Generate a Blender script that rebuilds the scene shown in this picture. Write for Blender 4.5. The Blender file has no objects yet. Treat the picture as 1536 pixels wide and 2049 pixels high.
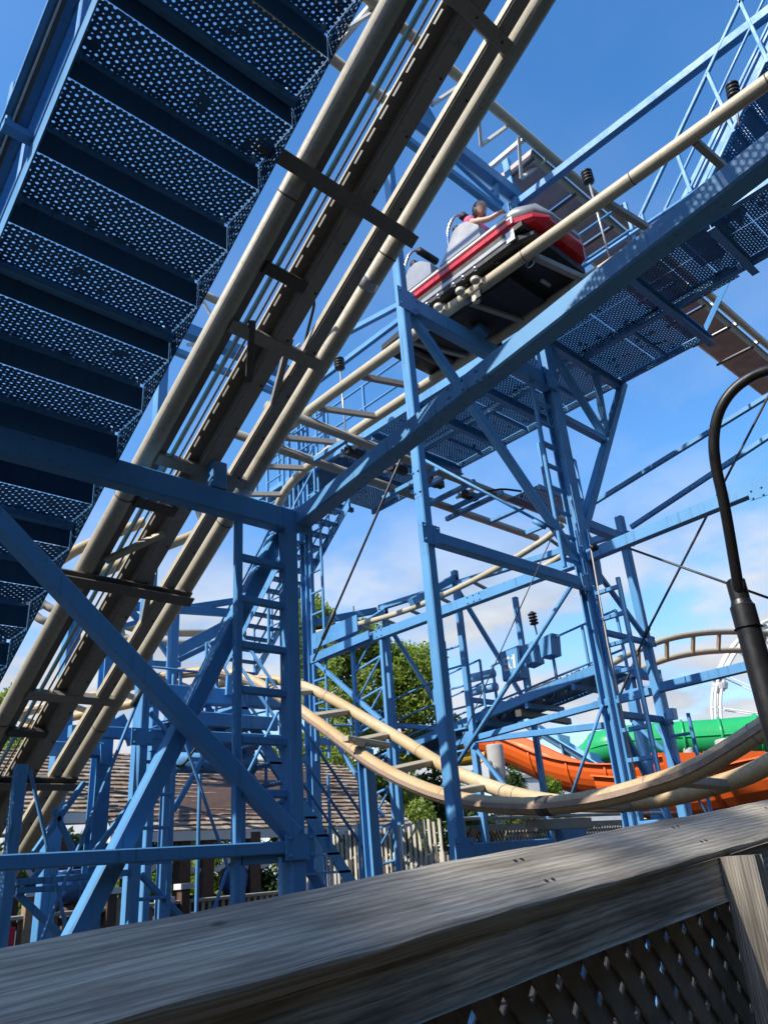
import bpy, math, random
from mathutils import Vector, Matrix

# ------------------------------------------------------------------ camera, sky, sun, exposure
SC = bpy.context.scene
COL = SC.collection
F_PX, CX, CY, EYE = 1538.0, 768.0, 1024.5, 1.55
def _n(v): return Vector(v).normalized()
EZ = _n((-263, -3355, F_PX)); EX = _n((1782, 565.5, F_PX))
EX = (EX - EZ * EX.dot(EZ)).normalized(); EY = EZ.cross(EX)
RT = Vector((EX[0], EY[0], EZ[0])); DN = Vector((EX[1], EY[1], EZ[1])); FW = Vector((EX[2], EY[2], EZ[2]))
EYEP = Vector((0, 0, EYE))
cam_d = bpy.data.cameras.new('camera'); cam = bpy.data.objects.new('camera', cam_d); COL.objects.link(cam)
cam.matrix_world = Matrix(((RT[0], -DN[0], -FW[0], 0), (RT[1], -DN[1], -FW[1], 0), (RT[2], -DN[2], -FW[2], EYE), (0, 0, 0, 1)))
cam_d.sensor_fit = 'VERTICAL'; cam_d.sensor_height = 24.0; cam_d.lens = 24.0 * F_PX / 2049.0
cam_d.clip_start = 0.05; cam_d.clip_end = 3000
SC.camera = cam

SUN_EL, SUN_AZ = math.radians(43), math.radians(172)       # direction towards the sun, measured from +X towards +Y
SUNV = Vector((math.cos(SUN_EL) * math.cos(SUN_AZ), math.cos(SUN_EL) * math.sin(SUN_AZ), math.sin(SUN_EL)))
sd = bpy.data.lights.new('sun', 'SUN'); sd.energy = 5.0; sd.angle = math.radians(0.55); sd.color = (1.0, 0.94, 0.84)
so = bpy.data.objects.new('sun', sd); COL.objects.link(so)
so.rotation_euler = SUNV.to_track_quat('Z', 'Y').to_euler(); so.location = SUNV * 60

W = bpy.data.worlds.new('World'); SC.world = W; W.use_nodes = True
wn, wl = W.node_tree.nodes, W.node_tree.links
wn.clear()
def _nd(nodes, t, **kw):
    n = nodes.new(t)
    for k, v in kw.items(): setattr(n, k, v)
    return n
w_out = _nd(wn, 'ShaderNodeOutputWorld'); w_bg = _nd(wn, 'ShaderNodeBackground'); w_bg.inputs[1].default_value = 0.1025
sky = _nd(wn, 'ShaderNodeTexSky'); sky.sky_type = 'NISHITA'; sky.sun_disc = False
sky.sun_elevation = SUN_EL; sky.sun_rotation = math.pi / 2 - SUN_AZ
sky.air_density = 1.0; sky.dust_density = 0.6; sky.ozone_density = 3.0; sky.altitude = 100
w_tc = _nd(wn, 'ShaderNodeTexCoord'); w_sep = _nd(wn, 'ShaderNodeSeparateXYZ'); wl.new(w_tc.outputs['Generated'], w_sep.inputs[0])
def wmath(op, a, b=None, clamp=False):
    m = _nd(wn, 'ShaderNodeMath', operation=op); m.use_clamp = clamp
    for i, x in enumerate((a, b)):
        if x is None: continue
        if isinstance(x, (int, float)): m.inputs[i].default_value = x
        else: wl.new(x, m.inputs[i])
    return m.outputs[0]
# cumulus and thin haze lying low all round the horizon, a few wisps higher up
zden = wmath('ADD', wmath('MAXIMUM', w_sep.outputs[2], 0.0), 0.22)
w_cmb = _nd(wn, 'ShaderNodeCombineXYZ')
wl.new(wmath('DIVIDE', w_sep.outputs[0], zden), w_cmb.inputs[0]); wl.new(wmath('DIVIDE', w_sep.outputs[1], zden), w_cmb.inputs[1])
w_noi = _nd(wn, 'ShaderNodeTexNoise'); w_noi.inputs['Scale'].default_value = 1.55; w_noi.inputs['Detail'].default_value = 9
w_noi.inputs['Roughness'].default_value = 0.56; wl.new(w_cmb.outputs[0], w_noi.inputs['Vector'])
def wramp(fac, stops):
    r = _nd(wn, 'ShaderNodeValToRGB'); e = r.color_ramp.elements
    e[0].position, e[0].color = stops[0][0], (stops[0][1],) * 3 + (1,)
    e[1].position, e[1].color = stops[1][0], (stops[1][1],) * 3 + (1,)
    for p, c in stops[2:]:
        x = e.new(p); x.color = (c,) * 3 + (1,)
    wl.new(fac, r.inputs[0]); return r.outputs[0]
c_thr = wramp(w_noi.outputs[0], [(0.39, 0.0), (0.54, 1.0)])
c_low = wramp(w_sep.outputs[2], [(0.0, 1.0), (0.27, 1.0), (0.42, 0.20), (0.75, 0.05)])
cov = wmath('MULTIPLY', c_thr, c_low, True)
haze_low = wramp(w_sep.outputs[2], [(0.0, 0.62), (0.16, 0.30), (0.42, 0.05), (0.8, 0.0)])
cov2 = wmath('MAXIMUM', cov, haze_low)
w_noi2 = _nd(wn, 'ShaderNodeTexNoise'); w_noi2.inputs['Scale'].default_value = 3.1; w_noi2.inputs['Detail'].default_value = 6
wl.new(w_cmb.outputs[0], w_noi2.inputs['Vector'])
cl_col = _nd(wn, 'ShaderNodeMix', data_type='RGBA')
cl_col.inputs[6].default_value = (3.6, 4.05, 4.85, 1); cl_col.inputs[7].default_value = (5.5, 5.8, 6.2, 1)
wl.new(wramp(w_noi2.outputs[0], [(0.38, 0.0), (0.62, 1.0)]), cl_col.inputs[0])
w_mix = _nd(wn, 'ShaderNodeMix', data_type='RGBA'); wl.new(cov2, w_mix.inputs[0])
w_hsv = _nd(wn, 'ShaderNodeHueSaturation'); w_hsv.inputs['Saturation'].default_value = 1.27; w_hsv.inputs['Value'].default_value = 2.1
wl.new(sky.outputs[0], w_hsv.inputs['Color'])
wl.new(w_hsv.outputs[0], w_mix.inputs[6]); wl.new(cl_col.outputs[2], w_mix.inputs[7])
wl.new(w_mix.outputs[2], w_bg.inputs[0]); wl.new(w_bg.outputs[0], w_out.inputs[0])

SC.render.engine = 'CYCLES'
SC.cycles.transparent_max_bounces = 14; SC.cycles.max_bounces = 5; SC.cycles.diffuse_bounces = 3
vs = SC.view_settings; vs.view_transform = 'Standard'; vs.look = 'None'; vs.exposure = 0.45; vs.gamma = 1.0; vs.use_curve_mapping = False

# ------------------------------------------------------------------ survey helpers: a sight line met with a known plane gives a point of the place
def sight(u, v): return (RT * ((u - CX) / F_PX) + DN * ((v - CY) / F_PX) + FW)
def aX(u, v, x): d = sight(u, v); return EYEP + d * (x / d.x)
def aY(u, v, y): d = sight(u, v); return EYEP + d * (y / d.y)
def aZ(u, v, z): d = sight(u, v); return EYEP + d * ((z - EYE) / d.z)
def aT(u, v, t): return EYEP + sight(u, v) * t
V = Vector
rnd = random.Random(7)

# ------------------------------------------------------------------ materials
MATS = {}
class MB_:
    def __init__(s, name):
        s.m = bpy.data.materials.new(name); s.m.use_nodes = True
        s.n, s.l = s.m.node_tree.nodes, s.m.node_tree.links
        s.b = s.n['Principled BSDF']; s.out = s.n['Material Output']; MATS[name] = s.m
        s.tc = s.n.new('ShaderNodeTexCoord')
        g = s.n.new('ShaderNodeNewGeometry'); s.geo = g
    def noise(s, scale, detail=4, rough=0.55, coord='pos', stretch=None):
        t = s.n.new('ShaderNodeTexNoise'); t.inputs['Scale'].default_value = scale; t.inputs['Detail'].default_value = detail
        t.inputs['Roughness'].default_value = rough
        src = s.geo.outputs['Position'] if coord == 'pos' else s.tc.outputs[{'uv': 'UV', 'obj': 'Object'}[coord]]
        if stretch:
            mp = s.n.new('ShaderNodeMapping'); mp.inputs['Scale'].default_value = stretch; s.l.new(src, mp.inputs[0]); src = mp.outputs[0]
        s.l.new(src, t.inputs['Vector']); return t.outputs[0]
    def ramp(s, fac, stops):
        r = s.n.new('ShaderNodeValToRGB'); e = r.color_ramp.elements
        while len(e) < len(stops): e.new(0.5)
        for x, (p, c) in zip(e, stops): x.position = p; x.color = (c[0], c[1], c[2], 1) if isinstance(c, tuple) else (c, c, c, 1)
        s.l.new(fac, r.inputs[0]); return r.outputs[0]
    def mix(s, fac, a, b, mode='MIX'):
        m = s.n.new('ShaderNodeMix'); m.data_type = 'RGBA'; m.blend_type = mode
        for i, x in ((0, fac), (6, a), (7, b)):
            if isinstance(x, (int, float)): m.inputs[i].default_value = x
            elif isinstance(x, tuple): m.inputs[i].default_value = (x[0], x[1], x[2], 1)
            else: s.l.new(x, m.inputs[i])
        return m.outputs[2]
    def math(s, op, a, b=None):
        m = s.n.new('ShaderNodeMath'); m.operation = op
        for i, x in enumerate((a, b)):
            if x is None: continue
            if isinstance(x, (int, float)): m.inputs[i].default_value = x
            else: s.l.new(x, m.inputs[i])
        return m.outputs[0]
    def col(s, c):
        if isinstance(c, tuple): s.b.inputs['Base Color'].default_value = (c[0], c[1], c[2], 1)
        else: s.l.new(c, s.b.inputs['Base Color'])
    def set(s, rough=0.5, metal=0.0, spec=0.5):
        if isinstance(rough, (int, float)): s.b.inputs['Roughness'].default_value = rough
        else: s.l.new(rough, s.b.inputs['Roughness'])
        s.b.inputs['Metallic'].default_value = metal; s.b.inputs['Specular IOR Level'].default_value = spec
    def bump(s, h, strength=0.3, dist=0.01):
        b = s.n.new('ShaderNodeBump'); b.inputs['Strength'].default_value = strength; b.inputs['Distance'].default_value = dist
        s.l.new(h, b.inputs['Height']); s.l.new(b.outputs[0], s.b.inputs['Normal'])

BLUE = (0.112, 0.305, 0.555); BLUE_D = (0.070, 0.230, 0.46)
def blue_base(m):
    a = m.noise(0.9, 3); c = m.ramp(a, [(0.3, BLUE_D), (0.7, BLUE)])
    g = m.noise(7.0, 3, 0.65); c = m.mix(m.ramp(g, [(0.56, 0.0), (0.78, 0.35)]), c, (0.13, 0.33, 0.53))
    gr = m.noise(3.2, 5, 0.7, stretch=(1, 1, 0.35)); c = m.mix(m.ramp(gr, [(0.58, 0.0), (0.80, 0.55)]), c, (0.055, 0.11, 0.15))
    sk = m.noise(26.0, 3, 0.6, stretch=(1, 1, 0.05)); pt = m.noise(1.7, 3); c = m.mix(m.math('MULTIPLY', m.ramp(sk, [(0.55, 0.0), (0.72, 0.7)]), m.ramp(pt, [(0.45, 0.0), (0.62, 1.0)])), c, (0.04, 0.085, 0.11))
    rs = m.noise(19.0, 3, 0.7); c = m.mix(m.ramp(rs, [(0.66, 0.0), (0.72, 0.6)]), c, (0.15, 0.095, 0.055))
    return c
m = MB_('blue_paint'); m.col(blue_base(m)); m.set(m.ramp(m.noise(5, 4), [(0.3, 0.40), (0.7, 0.58)]), 0, 0.28)

m = MB_('blue_perforated_shaded'); m.col(m.mix(0.55, blue_base(m), (0.018, 0.05, 0.115))); m.set(0.55, 0, 0.2)      # tread plate, blue mixed towards navy to paint in underside shade
PITCH = 0.0345
sp = m.n.new('ShaderNodeSeparateXYZ'); m.l.new(m.tc.outputs['UV'], sp.inputs[0])
gx = m.math('DIVIDE', sp.outputs[0], PITCH); gy = m.math('DIVIDE', sp.outputs[1], PITCH)
ix, iy = m.math('FLOOR', gx), m.math('FLOOR', gy)
fx, fy = m.math('SUBTRACT', m.math('SUBTRACT', gx, ix), 0.5), m.math('SUBTRACT', m.math('SUBTRACT', gy, iy), 0.5)
dist = m.math('SQRT', m.math('ADD', m.math('MULTIPLY', fx, fx), m.math('MULTIPLY', fy, fy)))
par = m.math('ABSOLUTE', m.math('MODULO', m.math('ADD', ix, iy), 2.0))
rad = m.math('SUBTRACT', 0.295, m.math('MULTIPLY', par, 0.135))
clog = m.math('GREATER_THAN', m.noise(5.5, 4, 0.7), 0.385)          # some holes are blocked with dirt
hole = m.math('MULTIPLY', m.math('LESS_THAN', dist, rad), clog)
tr = m.n.new('ShaderNodeBsdfTransparent'); ms = m.n.new('ShaderNodeMixShader')
m.l.new(hole, ms.inputs[0]); m.l.new(m.b.outputs[0], ms.inputs[1]); m.l.new(tr.outputs[0], ms.inputs[2]); m.l.new(ms.outputs[0], m.out.inputs[0])

m = MB_('blue_plate_shaded'); m.col(m.mix(0.62, blue_base(m), (0.018, 0.05, 0.115))); m.set(0.55, 0, 0.2)  # solid riser plate; navy mix paints the stairs' underside shade into the blue

def cream(name, base, warm, dark, warm_amt):
    m = MB_(name)
    c = m.ramp(m.noise(1.3, 5), [(0.3, tuple(x * 0.86 for x in base)), (0.7, base)])
    st = m.noise(30.0, 5, 0.7); lw = m.noise(0.8, 3)
    c = m.mix(m.math('MULTIPLY', m.ramp(lw, [(0.35, 0.15), (0.65, 1.0)]), warm_amt), c, warm)
    c = m.mix(m.ramp(st, [(0.5, 0.0), (0.75, 0.6)]), c, tuple(x * 0.75 for x in warm))
    c = m.mix(m.ramp(m.noise(4.5, 8, 0.72), [(0.55, 0.0), (0.78, 0.6)]), c, dark)
    m.col(c); m.set(m.ramp(st, [(0.3, 0.38), (0.7, 0.62)]), 0, 0.4); m.bump(st, 0.08, 0.003)
cream('cream_paint', (0.50, 0.45, 0.34), (0.38, 0.29, 0.15), (0.10, 0.085, 0.06), 0.35)
cream('rusty_cream_paint', (0.57, 0.475, 0.31), (0.43, 0.255, 0.085), (0.16, 0.09, 0.04), 0.7)
cream('weathered_rail_paint', (0.47, 0.43, 0.335), (0.29, 0.23, 0.14), (0.085, 0.07, 0.05), 0.4)
cream('trough_steel', (0.20, 0.185, 0.16), (0.13, 0.11, 0.085), (0.05, 0.042, 0.035), 0.4)
cream('grey_cream_paint', (0.33, 0.31, 0.27), (0.25, 0.21, 0.15), (0.07, 0.06, 0.05), 0.3)
cream('grimy_steel', (0.10, 0.094, 0.085), (0.06, 0.052, 0.042), (0.03, 0.025, 0.02), 0.4)
cream('running_surface', (0.40, 0.30, 0.24), (0.30, 0.20, 0.14), (0.10, 0.08, 0.06), 0.4)
m = MB_('mint_strip'); m.col((0.62, 0.80, 0.70)); m.set(0.5)       # translucent chain-guide plastic
tl = m.n.new('ShaderNodeBsdfTranslucent'); tl.inputs[0].default_value = (.70, .88, .78, 1); x = m.n.new('ShaderNodeMixShader'); x.inputs[0].default_value = 0.8
m.l.new(m.b.outputs[0], x.inputs[1]); m.l.new(tl.outputs[0], x.inputs[2]); m.l.new(x.outputs[0], m.out.inputs[0])

def simple(name, c, rough=0.5, metal=0.0, var=0.12, scale=3.0, bump=0.0):
    m = MB_(name)
    a = m.noise(scale, 6, 0.6)
    m.col(m.ramp(a, [(0.25, tuple(x * (1 - var) for x in c)), (0.75, tuple(min(1, x * (1 + var)) for x in c))]))
    m.set(m.ramp(m.noise(scale * 3, 4), [(0.3, max(0.05, rough - 0.08)), (0.7, min(1, rough + 0.1))]), metal)
    if bump: m.bump(m.noise(scale * 12, 4), bump, 0.01)
simple('black_metal', (0.009, 0.009, 0.010), 0.42, 0.0, 0.3, 6)
simple('black_rubber', (0.012, 0.012, 0.013), 0.6)
simple('black_plastic', (0.02, 0.02, 0.022), 0.4)
simple('cable', (0.05, 0.055, 0.06), 0.5)
simple('galvanised', (0.42, 0.44, 0.46), 0.4, 0.6, 0.2, 8)
simple('red_paint', (0.50, 0.018, 0.03), 0.25)
simple('white_paint', (0.62, 0.62, 0.60), 0.45, 0, 0.10, 4)
simple('silver_paint', (0.29, 0.295, 0.31), 0.32, 0.25, 0.03, 1.0)
simple('chrome', (0.6, 0.6, 0.62), 0.2, 0.9)
simple('wheel_urethane', (0.55, 0.50, 0.38), 0.5)
simple('skin', (0.50, 0.30, 0.22), 0.55, 0, 0.06)
simple('hair', (0.035, 0.02, 0.014), 0.55, 0, 0.3, 40)
simple('pink_cloth', (0.58, 0.09, 0.20), 0.8, 0, 0.15, 10)
simple('dark_cloth', (0.05, 0.05, 0.07), 0.8)
simple('orange_plastic', (0.72, 0.115, 0.012), 0.5, 0, 0.12, 0.7)
simple('green_plastic', (0.02, 0.34, 0.10), 0.27, 0, 0.12, 0.7)
simple('sky_plastic', (0.22, 0.45, 0.70), 0.35, 0, 0.1, 0.7)
simple('yellow_plastic', (0.65, 0.38, 0.06), 0.35)
simple('concrete', (0.36, 0.35, 0.33), 0.85, 0, 0.15, 3, 0.2)
simple('pan_steel', (0.40, 0.34, 0.33), 0.6, 0.1, 0.22, 2.2, 0.05)
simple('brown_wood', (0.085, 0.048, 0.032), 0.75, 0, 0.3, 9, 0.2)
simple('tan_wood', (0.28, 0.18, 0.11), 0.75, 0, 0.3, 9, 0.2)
simple('bark', (0.10, 0.075, 0.055), 0.9, 0, 0.3, 8, 0.5)
simple('soil', (0.032, 0.026, 0.019), 0.95, 0, 0.3, 2, 0.4)
simple('blue_pot', (0.03, 0.10, 0.28), 0.3)
simple('asphalt', (0.036, 0.036, 0.038), 0.9, 0, 0.2, 2, 0.3)
simple('deck_wood', (0.055, 0.047, 0.038), 0.8, 0, 0.25, 6, 0.2)
simple('shade_dark', (0.02, 0.018, 0.016), 0.9)
simple('yellow_flower', (0.7, 0.45, 0.05), 0.7)

def leafmat(name, c1, c2):
    m = MB_(name)
    oi = m.noise(2.6, 3); c = m.ramp(oi, [(0.3, c1), (0.7, c2)])
    m.col(c); m.set(0.5, 0, 0.35)
    tl = m.n.new('ShaderNodeBsdfTranslucent'); m.l.new(m.mix(1.0, c, (1.2, 1.35, 0.5), 'MULTIPLY'), tl.inputs[0])
    x = m.n.new('ShaderNodeMixShader'); x.inputs[0].default_value = 0.48
    m.l.new(m.b.outputs[0], x.inputs[1]); m.l.new(tl.outputs[0], x.inputs[2]); m.l.new(x.outputs[0], m.out.inputs[0])
leafmat('leaf_green', (0.17, 0.225, 0.055), (0.30, 0.37, 0.10))
leafmat('leaf_dark', (0.03, 0.07, 0.025), (0.07, 0.12, 0.035))
leafmat('leaf_lime', (0.14, 0.24, 0.04), (0.26, 0.36, 0.07))

def woodmat(name, c1, c2, c3, rings=26.0, axis='X'):
    m = MB_(name)
    oc = m.tc.outputs['UV']
    mp = m.n.new('ShaderNodeMapping'); mp.inputs['Scale'].default_value = (0.55, 9.0, 1.0); m.l.new(oc, mp.inputs[0])
    warp = m.n.new('ShaderNodeTexNoise'); warp.inputs['Scale'].default_value = 2.2; warp.inputs['Detail'].default_value = 3; m.l.new(mp.outputs[0], warp.inputs['Vector'])
    sx = m.n.new('ShaderNodeSeparateXYZ'); m.l.new(oc, sx.inputs[0])
    ph = m.math('ADD', m.math('MULTIPLY', sx.outputs[1], rings * 6.28), m.math('MULTIPLY', warp.outputs[0], 13.0))
    ring = m.math('ADD', m.math('MULTIPLY', m.math('SINE', ph), 0.5), 0.5)
    mp2 = m.n.new('ShaderNodeMapping'); mp2.inputs['Scale'].default_value = (11.0, 330.0, 1.0); m.l.new(oc, mp2.inputs[0])
    fib = m.n.new('ShaderNodeTexNoise'); fib.inputs['Scale'].default_value = 1.0; fib.inputs['Detail'].default_value = 6; fib.inputs['Roughness'].default_value = 0.7; m.l.new(mp2.outputs[0], fib.inputs['Vector'])
    mp3 = m.n.new('ShaderNodeMapping'); mp3.inputs['Scale'].default_value = (2.5, 22.0, 1.0); m.l.new(oc, mp3.inputs[0])
    bl = m.n.new('ShaderNodeTexNoise'); bl.inputs['Scale'].default_value = 1.0; bl.inputs['Detail'].default_value = 5; m.l.new(mp3.outputs[0], bl.inputs['Vector'])
    c = m.mix(m.ramp(ring, [(0.45, 0.0), (0.92, 0.6)]), c1, c2)
    c = m.mix(m.ramp(fib.outputs[0], [(0.36, 0.6), (0.56, 0.0)]), c, c3)
    c = m.mix(m.ramp(bl.outputs[0], [(0.36, 0.7), (0.58, 0.0)]), c, tuple(x * 0.9 for x in c3))
    c = m.mix(m.ramp(bl.outputs[0], [(0.58, 0.0), (0.75, 0.45)]), c, (0.50, 0.47, 0.41))
    ck = m.n.new('ShaderNodeTexNoise'); ck.inputs['Scale'].default_value = 1.0; ck.inputs['Detail'].default_value = 4
    mp5 = m.n.new('ShaderNodeMapping'); mp5.inputs['Scale'].default_value = (2.2, 120.0, 1.0); m.l.new(oc, mp5.inputs[0]); m.l.new(mp5.outputs[0], ck.inputs['Vector'])
    c = m.mix(m.ramp(ck.outputs[0], [(0.64, 0.0), (0.69, 0.75)]), c, tuple(x * 0.35 for x in c3))
    # knots
    vo = m.n.new('ShaderNodeTexVoronoi'); vo.inputs['Scale'].default_value = 1.0
    mp4 = m.n.new('ShaderNodeMapping'); mp4.inputs['Scale'].default_value = (3.1, 7.0, 1.0); m.l.new(oc, mp4.inputs[0]); m.l.new(mp4.outputs[0], vo.inputs['Vector'])
    c = m.mix(m.ramp(vo.outputs['Distance'], [(0.02, 0.9), (0.06, 0.0)]), c, (0.03, 0.022, 0.018))
    m.col(c); m.set(0.82, 0, 0.25)
    m.bump(m.math('ADD', m.math('MULTIPLY', ring, 0.35), fib.outputs[0]), 0.55, 0.0035)
woodmat('weathered_wood', (0.62, 0.545, 0.43), (0.36, 0.305, 0.235), (0.20, 0.165, 0.125), 88.0)
woodmat('apron_wood', (0.58, 0.51, 0.41), (0.26, 0.225, 0.18), (0.09, 0.075, 0.06), 72.0)
simple('lattice_wood', (0.17, 0.14, 0.11), 0.85, 0, 0.35, 14, 0.3)
simple('fence_wood', (0.46, 0.42, 0.35), 0.8, 0, 0.22, 8, 0.2)
simple('grey_wood', (0.33, 0.31, 0.28), 0.8, 0, 0.25, 8, 0.2)
def shinglemat():
    m = MB_('shingle')
    g = m.n.new('ShaderNodeObjectInfo')
    wn_ = m.n.new('ShaderNodeTexWhiteNoise'); wn_.noise_dimensions = '3D'
    sn = m.n.new('ShaderNodeVectorMath'); sn.operation = 'SNAP'; sn.inputs[1].default_value = (0.17, 0.19, 0.085)
    m.l.new(m.geo.outputs['Position'], sn.inputs[0]); m.l.new(sn.outputs[0], wn_.inputs['Vector'])
    c = m.ramp(wn_.outputs[0], [(0.0, (0.16, 0.115, 0.085)), (0.45, (0.26, 0.20, 0.15)), (0.8, (0.36, 0.29, 0.23)), (1.0, (0.44, 0.38, 0.32))])
    mo = m.noise(0.9, 6, 0.65); c = m.mix(m.ramp(mo, [(0.56, 0.0), (0.70, 0.55)]), c, (0.14, 0.15, 0.05))
    m.col(c); m.set(0.85, 0, 0.2); m.bump(m.noise(55, 4), 0.4, 0.008)
shinglemat()

# ------------------------------------------------------------------ mesh and object helpers
ORIG = {}
def link(name, verts, faces, mat, parent=None, smooth=False, uvs=None, kind=None):
    c = V((0, 0, 0))
    for p in verts: c += V(p)
    c /= max(1, len(verts))
    me = bpy.data.meshes.new(name); me.from_pydata([tuple(V(p) - c) for p in verts], [], faces)
    if uvs is not None:
        ul = me.uv_layers.new(name='UVMap')
        for poly in me.polygons:
            for li in poly.loop_indices: ul.data[li].uv = uvs[me.loops[li].vertex_index]
    me.materials.append(MATS[mat] if isinstance(mat, str) else mat)
    if smooth: me.polygons.foreach_set('use_smooth', [True] * len(me.polygons))
    o = bpy.data.objects.new(name, me); COL.objects.link(o)
    o.location = c - (ORIG[parent.name] if parent else V((0, 0, 0)))
    if parent: o.parent = parent
    ORIG[o.name] = c
    if kind: o['kind'] = kind
    return o
def thing(name, label, cat, loc, group=None):
    o = bpy.data.objects.new(name, None); COL.objects.link(o); o.location = V(loc); o.empty_display_size = 0.2
    o['label'] = label; o['category'] = cat
    if group: o['group'] = group
    ORIG[o.name] = V(loc); return o
def tag(o, label, cat, group=None):
    o['label'] = label; o['category'] = cat
    if group: o['group'] = group
    return o
def frame(d, up):
    d = d.normalized(); up = V(up)
    if abs(d.dot(up.normalized())) > 0.985: up = V((0, 1, 0)) if abs(d.y) < 0.9 else V((1, 0, 0))
    s = d.cross(up).normalized(); u = s.cross(d).normalized(); return s, u
def prism_geo(p0, p1, prof, up):
    p0, p1 = V(p0), V(p1); s, u = frame(p1 - p0, up); n = len(prof)
    vs_ = [p0 + s * a + u * b for a, b in prof] + [p1 + s * a + u * b for a, b in prof]
    fs = [(i, (i + 1) % n, n + (i + 1) % n, n + i) for i in range(n)] + [tuple(range(n - 1, -1, -1)), tuple(range(n, 2 * n))]
    return vs_, fs
def rect_prof(w, h, c):
    a, b = w / 2, h / 2; c = min(c, a * 0.45, b * 0.45)
    return [(-a + c, -b), (a - c, -b), (a, -b + c), (a, b - c), (a - c, b), (-a + c, b), (-a, b - c), (-a, -b + c)]
def beam(parent, name, p0, p1, w, h, mat='blue_paint', up=(0, 0, 1), ch=0.008):
    vs_, fs = prism_geo(p0, p1, rect_prof(w, h, ch), up); return link(name, vs_, fs, mat, parent)
def ibeam(parent, name, p0, p1, w, h, t=0.02, mat='blue_paint', up=(0, 0, 1)):
    a, b = w / 2, h / 2; k = t / 2
    prof = [(-a, -b), (a, -b), (a, -b + t), (k, -b + t), (k, b - t), (a, b - t), (a, b), (-a, b), (-a, b - t), (-k, b - t), (-k, -b + t), (-a, -b + t)]
    vs_, fs = prism_geo(p0, p1, prof, up); return link(name, vs_, fs, mat, parent)
def cchan(parent, name, p0, p1, w, h, t=0.012, mat='blue_paint', up=(0, 0, 1), flip=1):
    a, b = w / 2 * flip, h / 2; tt = t * flip
    prof = [(-a, -b), (a, -b), (a, -b + t), (-a + tt, -b + t), (-a + tt, b - t), (a, b - t), (a, b), (-a, b)]
    if flip < 0: prof = prof[::-1]
    vs_, fs = prism_geo(p0, p1, prof, up); return link(name, vs_, fs, mat, parent)
def tube_geo(pts, r, n=12, cap=True):
    pts = [V(p) for p in pts]; N = len(pts); vs_, fs = [], []
    t0 = (pts[1] - pts[0]).normalized(); s, u = frame(t0, (0, 0, 1)); pt = t0
    rr = r if isinstance(r, (list, tuple)) else [r] * N
    for i in range(N):
        t = (pts[min(i + 1, N - 1)] - pts[max(i - 1, 0)]).normalized()
        q = pt.rotation_difference(t); s = q @ s; u = q @ u; pt = t
        for k in range(n):
            a = 2 * math.pi * k / n; vs_.append(pts[i] + s * (rr[i] * math.cos(a)) + u * (rr[i] * math.sin(a)))
    for i in range(N - 1):
        for k in range(n): fs.append((i * n + k, i * n + (k + 1) % n, (i + 1) * n + (k + 1) % n, (i + 1) * n + k))
    if cap: fs.append(tuple(range(n - 1, -1, -1))); fs.append(tuple((N - 1) * n + k for k in range(n)))
    return vs_, fs
def tube(parent, name, pts, r, mat, n=12):
    vs_, fs = tube_geo(pts, r, n); return link(name, vs_, fs, mat, parent, smooth=True)
def rod(parent, name, p0, p1, r, mat='blue_paint', n=8): return tube(parent, name, [p0, p1], r, mat, n)
def spline(pts, k=8):
    P = [V(p) for p in pts]; out = []
    P = [P[0] * 2 - P[1]] + P + [P[-1] * 2 - P[-2]]
    for i in range(1, len(P) - 2):
        for j in range(k):
            t = j / k; a, b, c, d = P[i - 1], P[i], P[i + 1], P[i + 2]
            out.append(0.5 * ((2 * b) + (c - a) * t + (2 * a - 5 * b + 4 * c - d) * t * t + (3 * b - a - 3 * c + d) * t ** 3))
    out.append(P[-2]); return out
def slab(parent, name, o, a, b, t, mat, uv=True, kind=None):
    """sheet with corner o, edge vectors a and b, thickness t against its normal; UV in metres"""
    o, a, b = V(o), V(a), V(b); nn = a.cross(b).normalized() * t
    vs_ = [o, o + a, o + a + b, o + b, o - nn, o + a - nn, o + a + b - nn, o + b - nn]
    la, lb = a.length, b.length; q = [(0, 0), (la, 0), (la, lb), (0, lb)] * 2
    fs = [(0, 1, 2, 3), (7, 6, 5, 4), (0, 4, 5, 1), (1, 5, 6, 2), (2, 6, 7, 3), (3, 7, 4, 0)]
    return link(name, vs_, fs, mat, parent, uvs=q, kind=kind)
def poly_plate(parent, name, pts, thick, mat='blue_paint'):
    pts = [V(p) for p in pts]; nn = (pts[1] - pts[0]).cross(pts[2] - pts[0]).normalized() * thick; n = len(pts)
    vs_ = pts + [p - nn for p in pts]
    fs = [tuple(range(n)), tuple(range(2 * n - 1, n - 1, -1))] + [(i, n + i, n + (i + 1) % n, (i + 1) % n) for i in range(n)]
    return link(name, vs_, fs, mat, parent)
def perf(parent, name, o, a, b, t=0.004, mat='blue_perforated_shaded'): return slab(parent, name, o, a, b, t, mat)
def lathe(parent, name, base, axis, prof, mat, n=16, smooth=True):
    base, axis = V(base), V(axis).normalized(); s, u = frame(axis, (0, 0, 1) if abs(axis.z) < 0.9 else (0, 1, 0)); vs_, fs = [], []
    for r, h in prof:
        for k in range(n):
            a = 2 * math.pi * k / n; vs_.append(base + axis * h + s * (r * math.cos(a)) + u * (r * math.sin(a)))
    for i in range(len(prof) - 1):
        for k in range(n): fs.append((i * n + k, i * n + (k + 1) % n, (i + 1) * n + (k + 1) % n, (i + 1) * n + k))
    fs.append(tuple(range(n - 1, -1, -1))); fs.append(tuple((len(prof) - 1) * n + k for k in range(n)))
    return link(name, vs_, fs, mat, parent, smooth=smooth)
def bolt(parent, p, axis, r=0.014, h=0.012, mat='blue_paint'):
    return lathe(parent, 'bolt', p, axis, [(r, 0), (r, h * 0.7), (r * 0.6, h)], mat, 6, False)
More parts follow.
